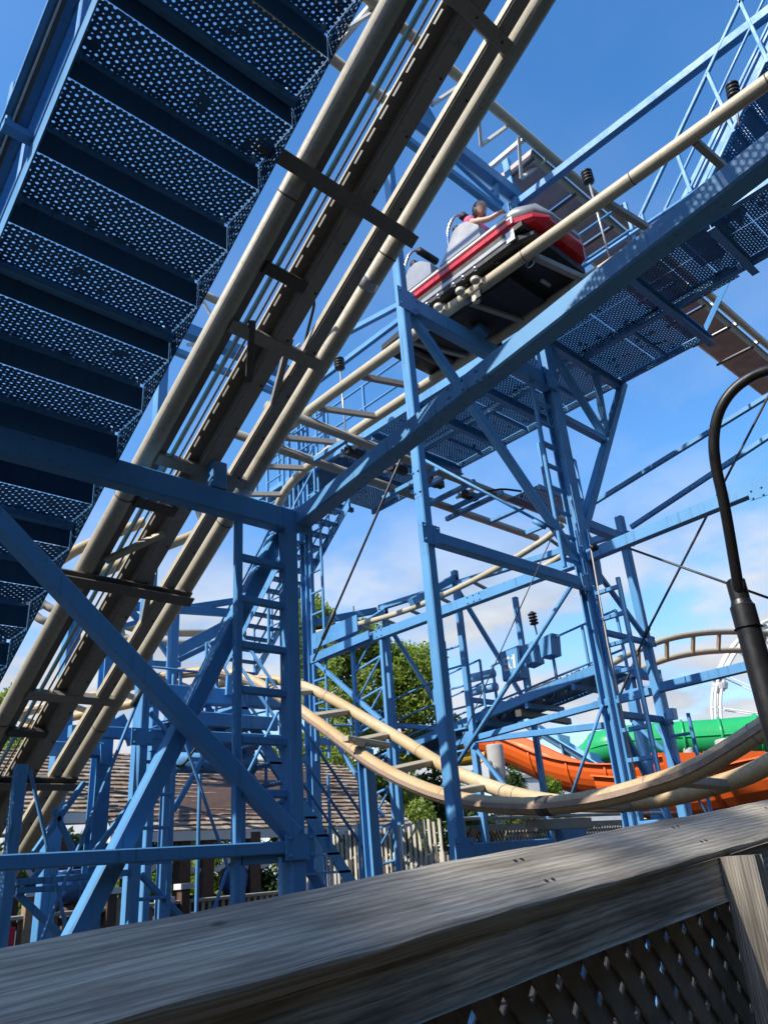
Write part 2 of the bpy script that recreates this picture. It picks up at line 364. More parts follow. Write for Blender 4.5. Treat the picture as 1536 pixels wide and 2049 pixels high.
def ladder(parent, p0, p1, across, w, pitch, rail=(0.035, 0.05), rung=0.035, skip_rail=False, mat='blue_paint', rung_r=None):
    """ladder as a part: node mesh = first rail; other rail and rungs are its sub-parts"""
    p0, p1 = V(p0), V(p1); ac = V(across).normalized(); d = (p1 - p0).normalized()
    L = beam(parent, 'ladder', p0 + ac * w, p1 + ac * w, rail[0], rail[1], mat, up=ac)
    if not skip_rail: beam(L, 'rail', p0, p1, rail[0], rail[1], mat, up=ac)
    k = int((p1 - p0).length / pitch)
    for i in range(k + 1):
        q = p0 + d * (pitch * (i + 0.35))
        if (q - p0).length > (p1 - p0).length: break
        beam(L, 'rung', q + ac * 0.015, q + ac * (w - 0.015), rung, rung, mat, ch=0.005)
    return L
def handrail(parent, pts, h, post=0.03, rails=(1.0, 0.5), pitch=1.1, mat='blue_paint', up=V((0, 0, 1))):
    """posts and rails along a polyline of foot points"""
    pts = [V(p) for p in pts]; tot = []
    for a, b in zip(pts, pts[1:]):
        n = max(1, round((b - a).length / pitch))
        for i in range(n + (1 if b is pts[-1] else 0)): tot.append(a.lerp(b, i / n))
    for q in tot: beam(parent, 'post', q, q + up * h, post, post, mat, up=(0, 1, 0), ch=0.004)
    for f in rails:
        for a, b in zip(pts, pts[1:]): rod(parent, 'handrail', a + up * (h * f), b + up * (h * f), post * 0.48, mat)
def sample(pl, s):
    """point at arc length s on polyline"""
    acc = 0
    for a, b in zip(pl, pl[1:]):
        l = (b - a).length
        if acc + l >= s: return a.lerp(b, (s - acc) / l)
        acc += l
    return pl[-1]
def plen(pl): return sum((b - a).length for a, b in zip(pl, pl[1:]))
def track(t, left, right, ties, r=0.072, mat='cream_paint', tmat='grey_cream_paint', tie=(0.07, 0.09), strip=False):
    tube(t, 'rail', left, r, mat, 14); tube(t, 'rail', right, r, mat, 14)
    La, Lb = plen(left), plen(right)
    n = int(La / ties)
    for i in range(n + 1):
        f = (i + 0.4) / (n + 0.8); a, b = sample(left, f * La), sample(right, f * Lb); d = (b - a).normalized()
        tg = (sample(left, min(La, f * La + 0.1)) - sample(left, max(0, f * La - 0.1))).normalized()
        upv = d.cross(tg); upv = upv if upv.z > 0 else -upv
        beam(t, 'tie', a + d * (r * 0.8) - upv * 0.02, b - d * (r * 0.8) - upv * 0.02, tie[0], tie[1], tmat, up=upv, ch=0.006)
    if strip:
        side = (right[0] - left[0]).normalized()
        for pl, sg in ((left, -1), (right, 1)):
            vs_, fs = [], []
            for i, p in enumerate(pl):
                d2 = (right[min(i, len(right) - 1)] - left[min(i, len(left) - 1)]).normalized() * sg
                for dz, off in ((-0.022, r * 0.98), (0.022, r * 0.98), (0.022, r * 0.98 + 0.012), (-0.022, r * 0.98 + 0.012)): vs_.append(p + d2 * off + V((0, 0, dz)))
            for i in range(len(pl) - 1):
                for k in range(4): fs.append((i * 4 + k, i * 4 + (k + 1) % 4, (i + 1) * 4 + (k + 1) % 4, (i + 1) * 4 + k))
            link('running_strip', vs_, fs, 'running_surface', t)

# ------------------------------------------------------------------ ground
def sheet(name, x0, y0, x1, y1, z, mat):
    o = link(name, [(x0, y0, z), (x1, y0, z), (x1, y1, z), (x0, y1, z)], [(0, 1, 2, 3)], mat); o['kind'] = 'structure'; return o
sheet('ground', -900, -900, 900, 900, 0.0, 'asphalt')
sheet('planting_bed', 1.6, 1.6, 14.5, 15.5, 0.012, 'soil')
def boards():
    d = V((0.997, 0.022, 0.067)); o = V((-2.5, -2.2, -0.42))
    t = link('queue_ramp_base', *prism_geo(V((-3, -0.6, -0.25)), V((5.5, -0.42, 0.32)), rect_prof(3.0, 0.1, 0.01), (0, 0, 1)), 'deck_wood'); t['kind'] = 'structure'
boards()

# ------------------------------------------------------------------ main support frame (plane Y = 4.9)
YF = 4.96
fr = thing('support_structure', 'nearest big blue steel frame carrying the lift track and level track', 'steel frame', (5.4, YF, 0))
def col_(x, y, z0, z1, s=0.12, t=None, name='column'): return beam(t or fr, name, (x, y, z0), (x, y, z1), s, s, up=(0, 1, 0), ch=0.012)
XA, XB, XC, XD = 3.66, 5.42, 8.36, 9.55
col_(XA, YF, 0, 4.30, 0.125); col_(XB, YF, 0, 11.0)
beam(fr, 'beam', (-0.6, YF + 0.0, 4.32), (3.745, YF + 0.0, 4.32), 0.13, 0.20, ch=0.012)
beam(fr, 'beam', (-0.6, YF - 0.005, 1.71), (XA - 0.06, YF - 0.005, 1.71), 0.12, 0.085)
beam(fr, 'brace', aY(-90, 955, YF) + V((0, -.02, 0)), aY(583, 1672, YF) + V((0, -.02, 0)), 0.12, 0.13, up=(0, 1, 0), ch=0.012)
beam(fr, 'brace', aY(556, 1075, YF + .13), aY(140, 1895, YF + .13), 0.13, 0.12, up=(0, 1, 0), ch=0.012)
# ladder between the outrigger post and the left column
beam(fr, 'post', aY(477, 1045, YF), aY(471, 1880, YF), 0.06, 0.06, up=(0, 1, 0))
for yl, yr in ((1113, 1138), (1196, 1217), (1290, 1303), (1379, 1390), (1479, 1487), (1586, 1591), (1722, 1718)):
    a, b = aY(482, yl, YF), aY(572, yr, YF); z = (a.z + b.z) / 2
    beam(fr, 'rung', (a.x, YF, z), (XA - .06, YF, z), 0.05, 0.06)
beam(fr, 'bracket', aY(560, 1715, YF - .03), aY(562, 1800, YF - .03), 0.03, 0.03, up=(0, 1, 0), mat='sky_plastic')
# beams between the second and third column
beam(fr, 'beam', (XB + .06, YF, 7.625), (XC - .08, YF, 7.625), 0.15, 0.23, ch=0.012)
beam(fr, 'beam', (XB + .06, YF, 4.585), (XC - .08, YF, 4.585), 0.12, 0.13)
beam(fr, 'brace', aY(822, 632, YF + .03), aY(1180, 1160, YF + .03), 0.10, 0.10, up=(0, 1, 0))
beam(fr, 'beam', (XB + .06, YF, 1.60), (6.75, YF, 1.60), 0.12, 0.13)
# third column: wide-flange with cover strips
ibeam(fr, 'column', (XC, YF, 0), (XC, YF, 11.2), 0.19, 0.17, 0.02, up=(0, 1, 0))
beam(fr, 'conduit', (XC - .13, YF - .06, 0), (XC - .13, YF - .06, 5.3), 0.035, 0.035, up=(0, 1, 0))
col_(XD, YF, 0, 5.85, 0.11)
beam(fr, 'beam', (XC + .09, YF, 5.50), (XD + .05, YF, 5.50), 0.12, 0.13)
beam(fr, 'beam', (XC + .09, YF, 2.98), (XD - .05, YF, 2.98), 0.08, 0.08)
beam(fr, 'brace', (XC + .09, YF, 5.0), (XD - .05, YF, 4.1), 0.06, 0.06, up=(0, 1, 0))
beam(fr, 'beam', (XC + .09, YF, 4.0), (XD - .05, YF, 4.0), 0.07, 0.07)
beam(fr, 'brace', (XC + .09, YF, 2.9), (XD - .05, YF, 1.3), 0.07, 0.07, up=(0, 1, 0))
# slanting girder from the first column towards the viewer
gA, gB = V((3.79, YF - .05, 4.36)), V((3.80, -1.2, 5.21))
beam(fr, 'slanting_girder', gA, gB, 0.16, 0.155, ch=0.014)
poly_plate(fr, 'gusset', [(3.72, YF - .07, 4.22), (3.87, YF - .07, 4.22), (3.87, YF - .07, 4.46), (3.72, YF - .07, 4.46)], 0.02)
# saddle bracket holding the lift track
beam(fr, 'bracket', (2.94, YF - .02, 4.42), (2.94, YF - .02, 4.66), 0.14, 0.10, up=(0, 1, 0))
beam(fr, 'bracket', aY(958, 668, YF), aY(966, 640, YF + .05), 0.20, 0.14, up=(0, 1, 0))
# ladders on the third column
ladder(fr, (XC - .10, YF - .0, 4.75), (XC - .10, YF - .0, 7.55), (-1, 0, 0), 0.36, 0.335, (0.045, 0.06), 0.045, True)
lw = ladder(fr, (XC - .04, YF - .09, 0.3), (XC - .04, YF - .09, 4.55), (0, -1, 0), 0.36, 0.335, (0.05, 0.05), 0.05)
# top girder between second and third column
beam(fr, 'beam', aY(790, 205, YF), aY(1040, 398, YF), 0.16, 0.22, ch=0.012)
beam(fr, 'beam', aY(770, 247, YF), aY(1000, 422, YF), 0.10, 0.12)
beam(fr, 'brace', aY(905, 318, YF), aY(1005, 410, YF), 0.06, 0.06, up=(0, 1, 0))
beam(fr, 'brace', aY(800, 248, YF), aY(848, 247, YF), 0.06, 0.07, up=(0, 1, 0))
poly_plate(fr, 'gusset', [aY(818, 188, YF - .09), aY(838, 186, YF - .09), aY(872, 246, YF - .09), aY(860, 262, YF - .09), aY(806, 222, YF - .09)], 0.03)
beam(fr, 'post', aY(1012, 322, YF), aY(1030, 405, YF), 0.10, 0.12, up=(0, 1, 0))
beam(fr, 'post', aY(990, 356, YF), aY(993, 395, YF), 0.07, 0.07, up=(0, 1, 0))
# long level girders running away along Y above the third column line
beam(fr, 'girder', (XC, YF + .1, 11.12), (XC, 0.2, 11.06), 0.12, 0.14)
beam(fr, 'girder', (XC, 10.75, 4.93), (XC, 5.06, 4.95), 0.12, 0.15)
beam(fr, 'girder', (XC, 4.86, 4.96), (XC, 1.6, 5.06), 0.12, 0.15)
for xx in (XC - .10, XC + .10):
    for zz in (5.0, 5.08, 4.7, 4.62): bolt(fr, (xx, YF - .08, zz), (0, -1, 0))
for zz in (7.56, 7.68):
    for dx in (.12, .18): bolt(fr, (XB + dx, YF - .075, zz), (0, -1, 0))
poly_plate(fr, 'gusset', [(XC + .03, YF - .11, 4.55), (XC + .20, YF - .11, 4.62), (XC + .24, YF - .11, 5.1), (XC + .06, YF - .11, 5.35)], 0.02)
# outrigger that props the walkway
q0 = V((XC + .10, YF, 5.35)); q1 = V((10.66, YF, 8.58))
beam(fr, 'outrigger', q0, q1, 0.13, 0.13, up=(0, 1, 0), ch=0.012)
qm = q0.lerp(q1, 0.55)
beam(fr, 'outrigger_strut', (XC + .1, YF, qm.z + .02), (qm.x - .02, YF, qm.z + .02), 0.10, 0.11)
beam(fr, 'outrigger_strut', (XC + .12, YF, 8.46), (qm.x - .04, YF, qm.z + .1), 0.10, 0.10, up=(0, 1, 0))
beam(fr, 'outrigger_strut', aY(1190, 742, YF), (qm.x + .03, YF, qm.z + .16), 0.09, 0.09, up=(0, 1, 0))

# ------------------------------------------------------------------ second column line (X = 9.55) and far columns
fb = thing('support_structure', 'slim blue steel frame behind the tall column, carrying the low curving track', 'steel frame', (XD, 9, 0))
cE, cG = V((XD, 8.17, 0)), V((XD, 9.97, 0))
for c, zt in ((cE, 6.05), (cG, 5.95)):
    beam(fb, 'column', c, c + V((0, 0, zt)), 0.10, 0.10, up=(0, 1, 0))
    beam(fb, 'beam', c + V((0, 0, zt - .12)), V((XC + .06, c.y, zt - .75 if c is cE else 5.12)), 0.10, 0.12)
    beam(fb, 'brace', c + V((0, 0, zt - .3)), V((XD + 1.62, c.y, zt - 2.3)), 0.07, 0.07, up=(0, 1, 0))
    beam(fb, 'beam', c + V((0, 0, zt - 2.2)), V((XD + 1.62, c.y, zt - 2.2)), 0.07, 0.08)
    if c is cE: beam(fb, 'column', (XD + 1.62, c.y, 0), (XD + 1.62, c.y, zt - .2), 0.09, 0.09, up=(0, 1, 0))
    for k in range(4): bolt(fb, c + V((-.06, -.05, zt - .1 - .05 * k)), (0, -1, 0), 0.02, 0.02)
beam(fb, 'girder', (XD, 10.1, 5.93), (XD, 5.02, 5.62), 0.09, 0.10)
rod(fb, 'tie_rod', (XD - .03, 10.1, 5.70), (XD - .03, 8.2, 5.75), 0.014)
ladder(fb, (XD - .02, 8.23, 1.0), (XD - .02, 8.23, 4.9), (0, 1, 0), 0.32, 0.33, (0.03, 0.04), 0.03, True)
c9 = V((XC, 9.57, 0))
beam(fb, 'column', c9, c9 + V((0, 0, 5.1)), 0.065, 0.065, up=(0, 1, 0))
c10 = V((XC + .15, 10.05, 0)); beam(fb, 'column', V((XC, 8.85, 0)), V((XC, 8.85, 4.9)), 0.065, 0.065, up=(0, 1, 0))
for k in range(7):
    z = 1.6 + 0.5 * k
    beam(fb, 'lattice_bar', (XC, 8.87, z), (XC, 9.55, z - .12), 0.03, 0.035); beam(fb, 'lattice_bar', (XC, 9.55, z - .12), (XC, 8.87, z + .5), 0.03, 0.035, up=(1, 0, 0))
beam(fb, 'brace', (XC, 10.6, 4.9), (XC, 9.0, 3.6), 0.07, 0.08, up=(1, 0, 0))
beam(fb, 'brace', (XC, 10.6, 4.0), (XC, 9.1, 2.2), 0.05, 0.06, up=(1, 0, 0))
# low cross ties and braces seen under the control walkway
beam(fb, 'beam', aX(905, 1490, XC), aX(1205, 1408, XC), 0.07, 0.08)
beam(fb, 'beam', aX(945, 1482, XD), aX(1205, 1452, XD), 0.08, 0.09)
rod(fb, 'brace_rod', aX(875, 1590, XC - .2), aX(1150, 1160, XC - .2), 0.03)
beam(fb, 'brace', aX(945, 1490, XD - .1), aX(1035, 1605, XD - .1), 0.05, 0.06, up=(1, 0, 0))
rod(fb, 'brace_rod', aX(1205, 1410, XC - .12), aX(1140, 1600, XC - .12), 0.02)
poly_plate(fb, 'gusset', [aX(928, 1465, XC - .1), aX(948, 1462, XC - .1), aX(950, 1485, XC - .1), aX(962, 1505, XC - .1), aX(930, 1492, XC - .1)], 0.03)

fa = thing('support_tower', 'tall blue corner tower with caged ladder behind the nearest column', 'steel tower', (XC, 10.75, 0))
ibeam(fa, 'column', (XC, 10.75, 0), (XC, 10.75, 10.2), 0.18, 0.18, 0.025, up=(0, 1, 0))
ladder(fa, (XC - .02, 10.62, 3.2), (XC - .02, 10.62, 10.1), (0, -1, 0), 0.34, 0.40, (0.04, 0.05), 0.035)
beam(fa, 'beam', (XC, 10.7, 5.62), (XD + .1, 10.3, 5.95), 0.09, 0.12)
for dx, dy in ((-.35, .2), (-.35, .75), (.25, .8)): beam(fa, 'cage_post', (XC + dx, 10.75 + dy, 5.4), (XC + dx, 10.75 + dy, 10.4), 0.05, 0.05, up=(0, 1, 0))
for k in range(10):
    z = 5.7 + k * .5
    beam(fa, 'cage_rung', (XC - .35, 10.95, z), (XC - .35, 11.5, z), 0.03, 0.03)

# right-hand side: long sloping girders and cross rods beyond the third column
fr2 = thing('bracing_bay', 'pale blue sloping rails and crossed rods against the sky behind the street lamp', 'steel bracing', (XD, 3.5, 0))
for (u0, v0, u1, v1, w_) in ((1178, 1012, 1560, 777, .06), (1262, 1055, 1560, 858, .06)):
    beam(fr2, 'rail', aX(u0, v0, XD + .4), aX(u1, v1, XD + .4), w_, w_ * 1.2)
beam(fr2, 'beam', aX(1200, 1405, XD), aX(1560, 1318, XD), 0.10, 0.12)
beam(fr2, 'beam', aX(1190, 1412, XC), aX(1300, 1384, XC), 0.08, 0.09)
for (u0, v0, u1, v1) in ((1548, 770, 1288, 1275), (1215, 1082, 1560, 1205), (1288, 1275, 1228, 1420)):
    rod(fr2, 'brace_rod', aX(u0, v0, XD - .25), aX(u1, v1, XD - .25), 0.016, 'cable')
rod(fr2, 'turnbuckle', aX(1297, 1256, XD - .25), aX(1288, 1275, XD - .25), 0.03, 'cable')
beam(fr2, 'column', aX(1545, 735, XD + .4), aX(1640, 1250, XD + .4), 0.14, 0.14, up=(0, 1, 0))
beam(fr2, 'brace', aX(1262, 1440, XD), aX(1400, 1570, XD), 0.05, 0.05, up=(1, 0, 0))
rod(fr2, 'brace_rod', aX(1310, 1450, XD - .05), aX(1420, 1640, XD - .05), 0.018)
lamp_box = beam(fr2, 'floodlight', aX(1341, 1418, XD - .1), aX(1345, 1440, XD - .1), 0.12, 0.10, 'sky_plastic', up=(0, 1, 0))
ladder(fr2, (XD - .03, YF - .06, .6), (XD - .03, YF - .06, 3.0), (0, -1, 0), 0.3, 0.34, (.04, .04), .035, True)

# guy cables and turnbuckle rods
gc = thing('guy_cable', 'thin dark cable slanting down from the slanting girder past the tree', 'cable', aT(627, 1320, 11))
rod(gc, 'cable_line', aT(812, 895, 9.2), aT(627, 1322, 11.0), 0.016, 'cable')
ga, gb = aT(812, 895, 9.2), aT(627, 1322, 11.0); rod(gc, 'cable_grip', ga.lerp(gb, .74), ga.lerp(gb, .88), 0.028, 'cable')
gc = thing('tie_rod', 'thin blue rod with a turnbuckle running from the walkway down to the tall column', 'rod', aT(1105, 1055, 8.6))
rod(gc, 'rod_bar', aT(845, 918, 9.6), aT(1110, 1060, 8.8), 0.018)
rod(gc, 'turnbuckle', aT(1066, 1042, 8.9), aT(1092, 1056, 8.85), 0.03)
gc = thing('hoist_rope', 'thin pale rope hanging beside the lower ladder of the tall column', 'rope', aX(1275, 1560, XC - .2))
tube(gc, 'rope_line', [aX(1180, 1090, XC - .2), aX(1215, 1290, XC - .2), aX(1272, 1558, XC - .2)], 0.008, 'fence_wood', 6)
lathe(gc, 'pulley', aX(1184, 1097, XC - .22), (0, -1, 0), [(.05, 0), (.05, .02), (.035, .03), (.05, .04), (.05, .06)], 'black_metal')
gc = thing('thin_wire', 'fine grey wire running from the mid beam down across the control walkway', 'wire', aT(880, 1550, 8))
rod(gc, 'wire_line', aT(1110, 1060, 8.4), aT(900, 1530, 8.2), 0.006, 'cable', 6)

# ------------------------------------------------------------------ lift track (rises along -Y at 31.4 degrees)
TH = math.radians(31.4); LD = V((0, -math.cos(TH), math.sin(TH))); LN = V((0, math.sin(TH), math.cos(TH)))
lift = thing('lift_track', 'steep cream lift track with chain trough climbing from lower left to the top', 'coaster track', (2.86, 9.5, 1.8))
L0 = V((0, 4.9, 4.74))
def lp(x, s, n=0): return V((x, 0, 0)) + L0 + LD * s + LN * n
S0, S1 = -7.2, 6.2
XL, XR = 2.385, 3.325
for x in (XL, XR): tube(lift, 'rail', [lp(x, S0), lp(x, S1)], 0.076, 'weathered_rail_paint', 20)
def lstrip(name, x0, n0, x1, n1, mat, th=0.01, s0=S0, s1=S1):
    a, b = lp(x0, s0, n0), lp(x1, s0, n1); d = LD * (s1 - s0)
    return slab(lift, name, a, b - a, d, th, mat)
lstrip('rail_flange', XL + .05, -.03, XL + .125, -.03, 'trough_steel', .012)
lstrip('rail_flange', XL + .125, -.03, XL + .125, .05, 'grey_cream_paint', .008)
lstrip('chain_guide', XL + .145, -.052, XL + .170, -.050, 'mint_strip', .004)
lstrip('trough_side', XL + .165, -.05, XL + .21, .0, 'trough_steel', .008)
lstrip('trough_side', XL + .235, -.04, XL + .245, -.04, 'cream_paint', .02)
lstrip('trough_side', XL + .275, -.04, XL + .283, -.04, 'cream_paint', .02)
lstrip('trough_floor', XL + .30, .02, XL + .435, .02, 'trough_steel', .01)
lstrip('trough_side', XL + .435, -.06, XL + .435, .03, 'grey_cream_paint', .01)
k = 0; s = S0 + .1
while s < S1 - .3:                                   # chain links in the trough
    vs_, fs = prism_geo(lp(XL + .318, s, -.012), lp(XL + .318, s + .10, -.012), rect_prof(.006, .03, .002), LN); link('chain_link', vs_, fs, 'trough_steel', lift); s += .165
def lchan(name, x, w, n, mat='grey_cream_paint'):
    a = slab(lift, name, lp(x, S0, n), V((w, 0, 0)), LD * (S1 - S0), .012, mat)
    slab(a, 'lip', lp(x, S0, n + .012), LN * .05, LD * (S1 - S0), .012, 'cream_paint'); return a
lchan('channel', XL + .44, .125, -.06); lchan('channel', XR - .225, .105, -.06)
for s in [S0 + .35 + .42 * i for i in range(31)]:
    for x in (XL + .53, XR - .15): bolt(lift, lp(x, s, -.072), -LN, .010, .008, 'black_metal')
for s in [-6.6, -5.35, -4.1, -2.9, -0.18, 1.05, 3.65, 4.75]:
    beam(lift, 'tie', lp(XL + .06, s, -.04), lp(XR - .06, s, -.04), 0.10, 0.07, 'grey_cream_paint', up=LN)
for s in [-0.62, 1.55, -3.4, 4.2]:
    beam(lift, 'tie', lp(XL + .08, s, -.045), lp(XL + .44, s, -.045), 0.09, 0.06, 'grimy_steel', up=LN)
for s in (-4.05, -1.45, 2.25, 5.1):
    cchan(lift, 'cross_bar', lp(XL - .40, s, -.12), lp(XR + .05, s, -.12), 0.10, 0.09, .014, 'trough_steel', up=LN)
for s in (-1.55, .9):
    beam(lift, 'diagonal', lp(XL + .56, s + .25, -.03), lp(XR - .2, s - .35, -.03), .05, .05, 'grey_cream_paint', up=LN)
beam(lift, 'diagonal', lp(XL + .1, -1.25, -.06), lp(XL + .45, -.85, -.06), .06, .05, 'cream_paint', up=LN)
beam(lift, 'diagonal', lp(XL + .2, 1.15, -.06), lp(XL + .42, .7, -.06), .05, .04, 'grimy_steel', up=LN)
for s in (1.75, -.3): lathe(lift, 'rail_clamp', lp(XR - .02, s, .0), LD, [(.08, 0), (.09, .02), (.09, .07), (.08, .09)], 'galvanised', 14)
hs = thing('hose', 'short black hose looping above the lift track', 'hose', lp(2.95, 1.1, .1))
tube(hs, 'hose_loop', spline([lp(2.95, 1.05, .02), lp(2.97, 1.35, .10), lp(3.06, 1.45, .14), lp(3.14, 1.2, .12), lp(3.16, 1.0, .02)], 6), .012, 'black_rubber', 8)

# ------------------------------------------------------------------ lift stairs seen from below
st = thing('lift_stairs', 'steep blue maintenance stairs with perforated treads, seen from underneath', 'staircase', (1.45, 9.0, 2.0))
SX0, SX1 = 0.83, 2.06; RUN, RISE = 0.372, 0.226
Y0, Z0 = 4.506, 4.858
kk = range(-11, 12)
for i in kk:
    y, z = Y0 - RUN * i, Z0 + RISE * i
    # tread: perforated sheet, folded lips front and back, solid kick strip
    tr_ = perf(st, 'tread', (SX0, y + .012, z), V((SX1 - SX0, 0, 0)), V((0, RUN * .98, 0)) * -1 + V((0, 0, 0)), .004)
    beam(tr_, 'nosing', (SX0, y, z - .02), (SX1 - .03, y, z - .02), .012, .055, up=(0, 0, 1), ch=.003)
    perf(st, 'riser', (SX0, y - RUN * .97, z + .005), V((SX1 - SX0, 0, 0)), V((0, 0, RISE * .86)), .004, 'blue_plate_shaded')
    beam(tr_, 'bracket', (SX1 - .06, y - .03, z - .05), (SX1 - .06, y - .03, z + .05), .03, .03, up=(0, 1, 0), mat='sky_plastic')
ya, yb = Y0 + RUN * 11, Y0 - RUN * 12; za, zb = Z0 - RISE * 11, Z0 + RISE * 12
sl = V((0, yb - ya, zb - za))
perf(st, 'side_screen', V((SX1 + .005, ya, za - .26)), sl, V((0, 0, .27)), .004)
slab(st, 'stringer', V((SX0 - .012, ya, za - .28)), sl, V((0, 0, .24)), .010, 'blue_paint')
# cable tray hung outside the stringer, and the hidden handrail
slab(st, 'cable_tray', V((SX0 - .175, ya, za + .08)), sl, V((.13, 0, 0)), .012, 'blue_paint')
slab(st, 'tray_lip', V((SX0 - .175, ya, za + .06)), sl, V((0, 0, .05)), .006, 'blue_paint'); slab(st, 'tray_lip', V((SX0 - .045, ya, za + .06)), sl, V((0, 0, .05)), .006, 'blue_paint')
rod(st, 'cable', V((SX0 - .125, ya, za + .045)), V((SX0 - .125, yb, zb + .045)), .007, 'white_paint')
rod(st, 'cable', V((SX0 - .105, ya, za + .04)), V((SX0 - .105, yb, zb + .04)), .010, 'cable')
for hh in (.5, .95): beam(st, 'handrail', V((SX0 + .03, ya, za + hh)), V((SX0 + .03, yb, zb + hh)), .05, .05)
for i in range(-10, 12):
    y, z = Y0 - RUN * i, Z0 + RISE * i
    if i % 4 == 3:
        beam(st, 'tray_bracket', (SX0 - .15, y + .1, z - .05), (SX0 - .15, y + .1, z + .28), .035, .05, up=(0, 1, 0)); beam(st, 'tray_bracket', (SX0 - .17, y + .1, z - .06), (SX0 - .01, y + .1, z - .06), .07, .06)
    if i % 2 == 0:
        beam(st, 'post', (SX0 + .03, y, z - .08), (SX0 + .03, y, z + 1.0), .045, .045, up=(0, 1, 0))
    if i % 4 == 1: beam(st, 'cross_bearer', (SX0 - .06, y - .03, z - .06), (SX1, y - .03, z - .06), .06, .06)
# underside beam bearing on the main frame
beam(st, 'bearing_beam', (SX0 - .1, YF, 4.55), (SX1, YF, 4.55), .10, .14)
for x in (.65, 1.35): beam(st, 'bearing_post', (x, YF, 4.42), (x, YF, 4.58), .07, .07, up=(0, 1, 0))

# ------------------------------------------------------------------ level track with the car, walkway
ct = thing('level_track', 'level cream track at mid height carrying the red and silver car', 'coaster track', (6.8, 5, 0))
ZT = 8.0; TX0, TX1 = 6.33, 7.30
nearp = [V((TX0, 0.2, ZT)), V((TX0, 3, ZT)), V((TX0, 6, ZT)), V((TX0 + .03, 8.6, ZT - .02)), V((TX0 + .25, 10.4, ZT - .10)), V((TX0 + .9, 12.2, ZT - .25))]
farp = [V((TX1, 0.2, ZT)), V((TX1, 3, ZT)), V((TX1, 6, ZT)), V((TX1 + .03, 8.5, ZT - .02)), V((TX1 + .2, 10.1, ZT - .10)), V((TX1 + .8, 11.6, ZT - .25))]
track(ct, spline(nearp, 6), spline(farp, 6), 1.06, .078)
for y in (3.75, 8.05): tube(ct, 'cable_eye', [V((TX0 + .08, y + .06 * math.cos(a), ZT - .08 + .05 * math.sin(a))) for a in [i * .7 for i in range(9)]], .008, 'galvanised', 6)

wk = thing('walkway', 'blue perforated walkway with handrails beside the level track, seen from below', 'walkway', (9.4, 6, 8.6))
ZW = 8.66; WX0, WX1 = 8.24, 10.58
def panels(t, x0, x1, y0, y1, z, ny, xs=None, gap=.012):
    for j in range(ny):
        a = y0 + (y1 - y0) * j / ny; b = y0 + (y1 - y0) * (j + 1) / ny
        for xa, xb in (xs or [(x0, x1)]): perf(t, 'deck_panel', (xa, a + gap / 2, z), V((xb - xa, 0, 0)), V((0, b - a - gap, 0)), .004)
xs = [(WX0 + .05, WX0 + .58), (WX0 + .59, WX0 + 1.20), (WX0 + 1.29, WX0 + 2.30)]
panels(wk, 0, 0, 3.42, 11.2, ZW, 9, xs)
panels(wk, 0, 0, 0.4, 3.42, ZW, 4, xs[:2])
perf(wk, 'deck_panel', (WX0 + 1.14, 3.4, ZW), V((.2, 0, 0)), V((0, 7.8, 0)))
cchan(wk, 'edge_channel', (WX0, 0.2, ZW - .06), (WX0, 11.2, ZW - .06), .09, .15, .014)
beam(wk, 'edge_channel', (WX1, 3.4, ZW - .05), (WX1, 11.2, ZW - .05), .06, .12)
beam(wk, 'joist', (WX0 + 1.24, 0.4, ZW - .06), (WX0 + 1.24, 11.2, ZW - .06), .10, .10)
for y in (1.3, 2.25, 3.4, YF, 6.4, 7.45, 8.6, 9.8): ibeam(wk, 'cross_beam', (WX0, y, ZW - .16), (WX1 + .04 if y > 3 else WX0 + 1.3, y, ZW - .16), .10, .16, .012)
for y in (4.1, 5.7, 6.9, 8.0, 9.2): beam(wk, 'joist', (WX0 + 1.3, y, ZW - .04), (WX1, y, ZW - .04), .04, .07)
slab(wk, 'toe_plate', (WX1 - .0, 3.42, ZW), V((-1.1, -1.0, 0)), V((0, 0, .14)), .006, 'blue_paint')
perf(wk, 'deck_panel', (WX0 + 1.15, 2.5, ZW + .01), V((.35, 0, 0)), V((.0, .9, 0)))
handrail(wk, [V((WX0 + .02, 6.9, ZW)), V((WX0 + .02, 3.2, ZW))], 1.0, .045, (1.0, .52), 1.25)
handrail(wk, [V((WX0 + .02, 11.1, ZW)), V((WX0 + .02, 7.6, ZW))], 1.0, .045, (1.0, .52), 1.15)
rod(wk, 'handrail', V((WX0 - .12, 0.4, ZW + .33)), V((WX0 - .12, 7.0, ZW + .30)), .028)
# stairs climbing on from the walkway, upper right
us = thing('upper_stairs', 'pale blue stairs climbing from the walkway, out of frame at upper right', 'staircase', (8.3, 3.0, ZW))
UX = 8.32
def uline(name, u0, v0, u1, v1, w, x=UX, mat='blue_paint'): return beam(us, name, aX(u0, v0, x), aX(u1, v1, x), w, w, mat)
uline('handrail', 1270, 455, 1492, -20, .05); uline('handrail', 1320, 440, 1536, -20, .035); uline('handrail', 1362, 415, 1560, 0, .035); uline('handrail', 1418, 360, 1560, 62, .05)
for (u0, v0, u1, v1) in ((1283, 430, 1296, 478), (1353, 305, 1382, 385), (1415, 148, 1468, 265), (1478, 0, 1536, 125)): uline('post', u0, v0, u1, v1, .05)
slab(us, 'stringer', aX(1372, 438, UX + .05), aX(1560, 60, UX + .05) - aX(1372, 438, UX + .05), V((0, 0, .34)), .012, 'blue_paint')
slab(us, 'stringer', aX(1422, 428, UX + 1.0), aX(1600, 80, UX + 1.0) - aX(1422, 428, UX + 1.0), V((0, 0, .26)), .012, 'blue_paint')
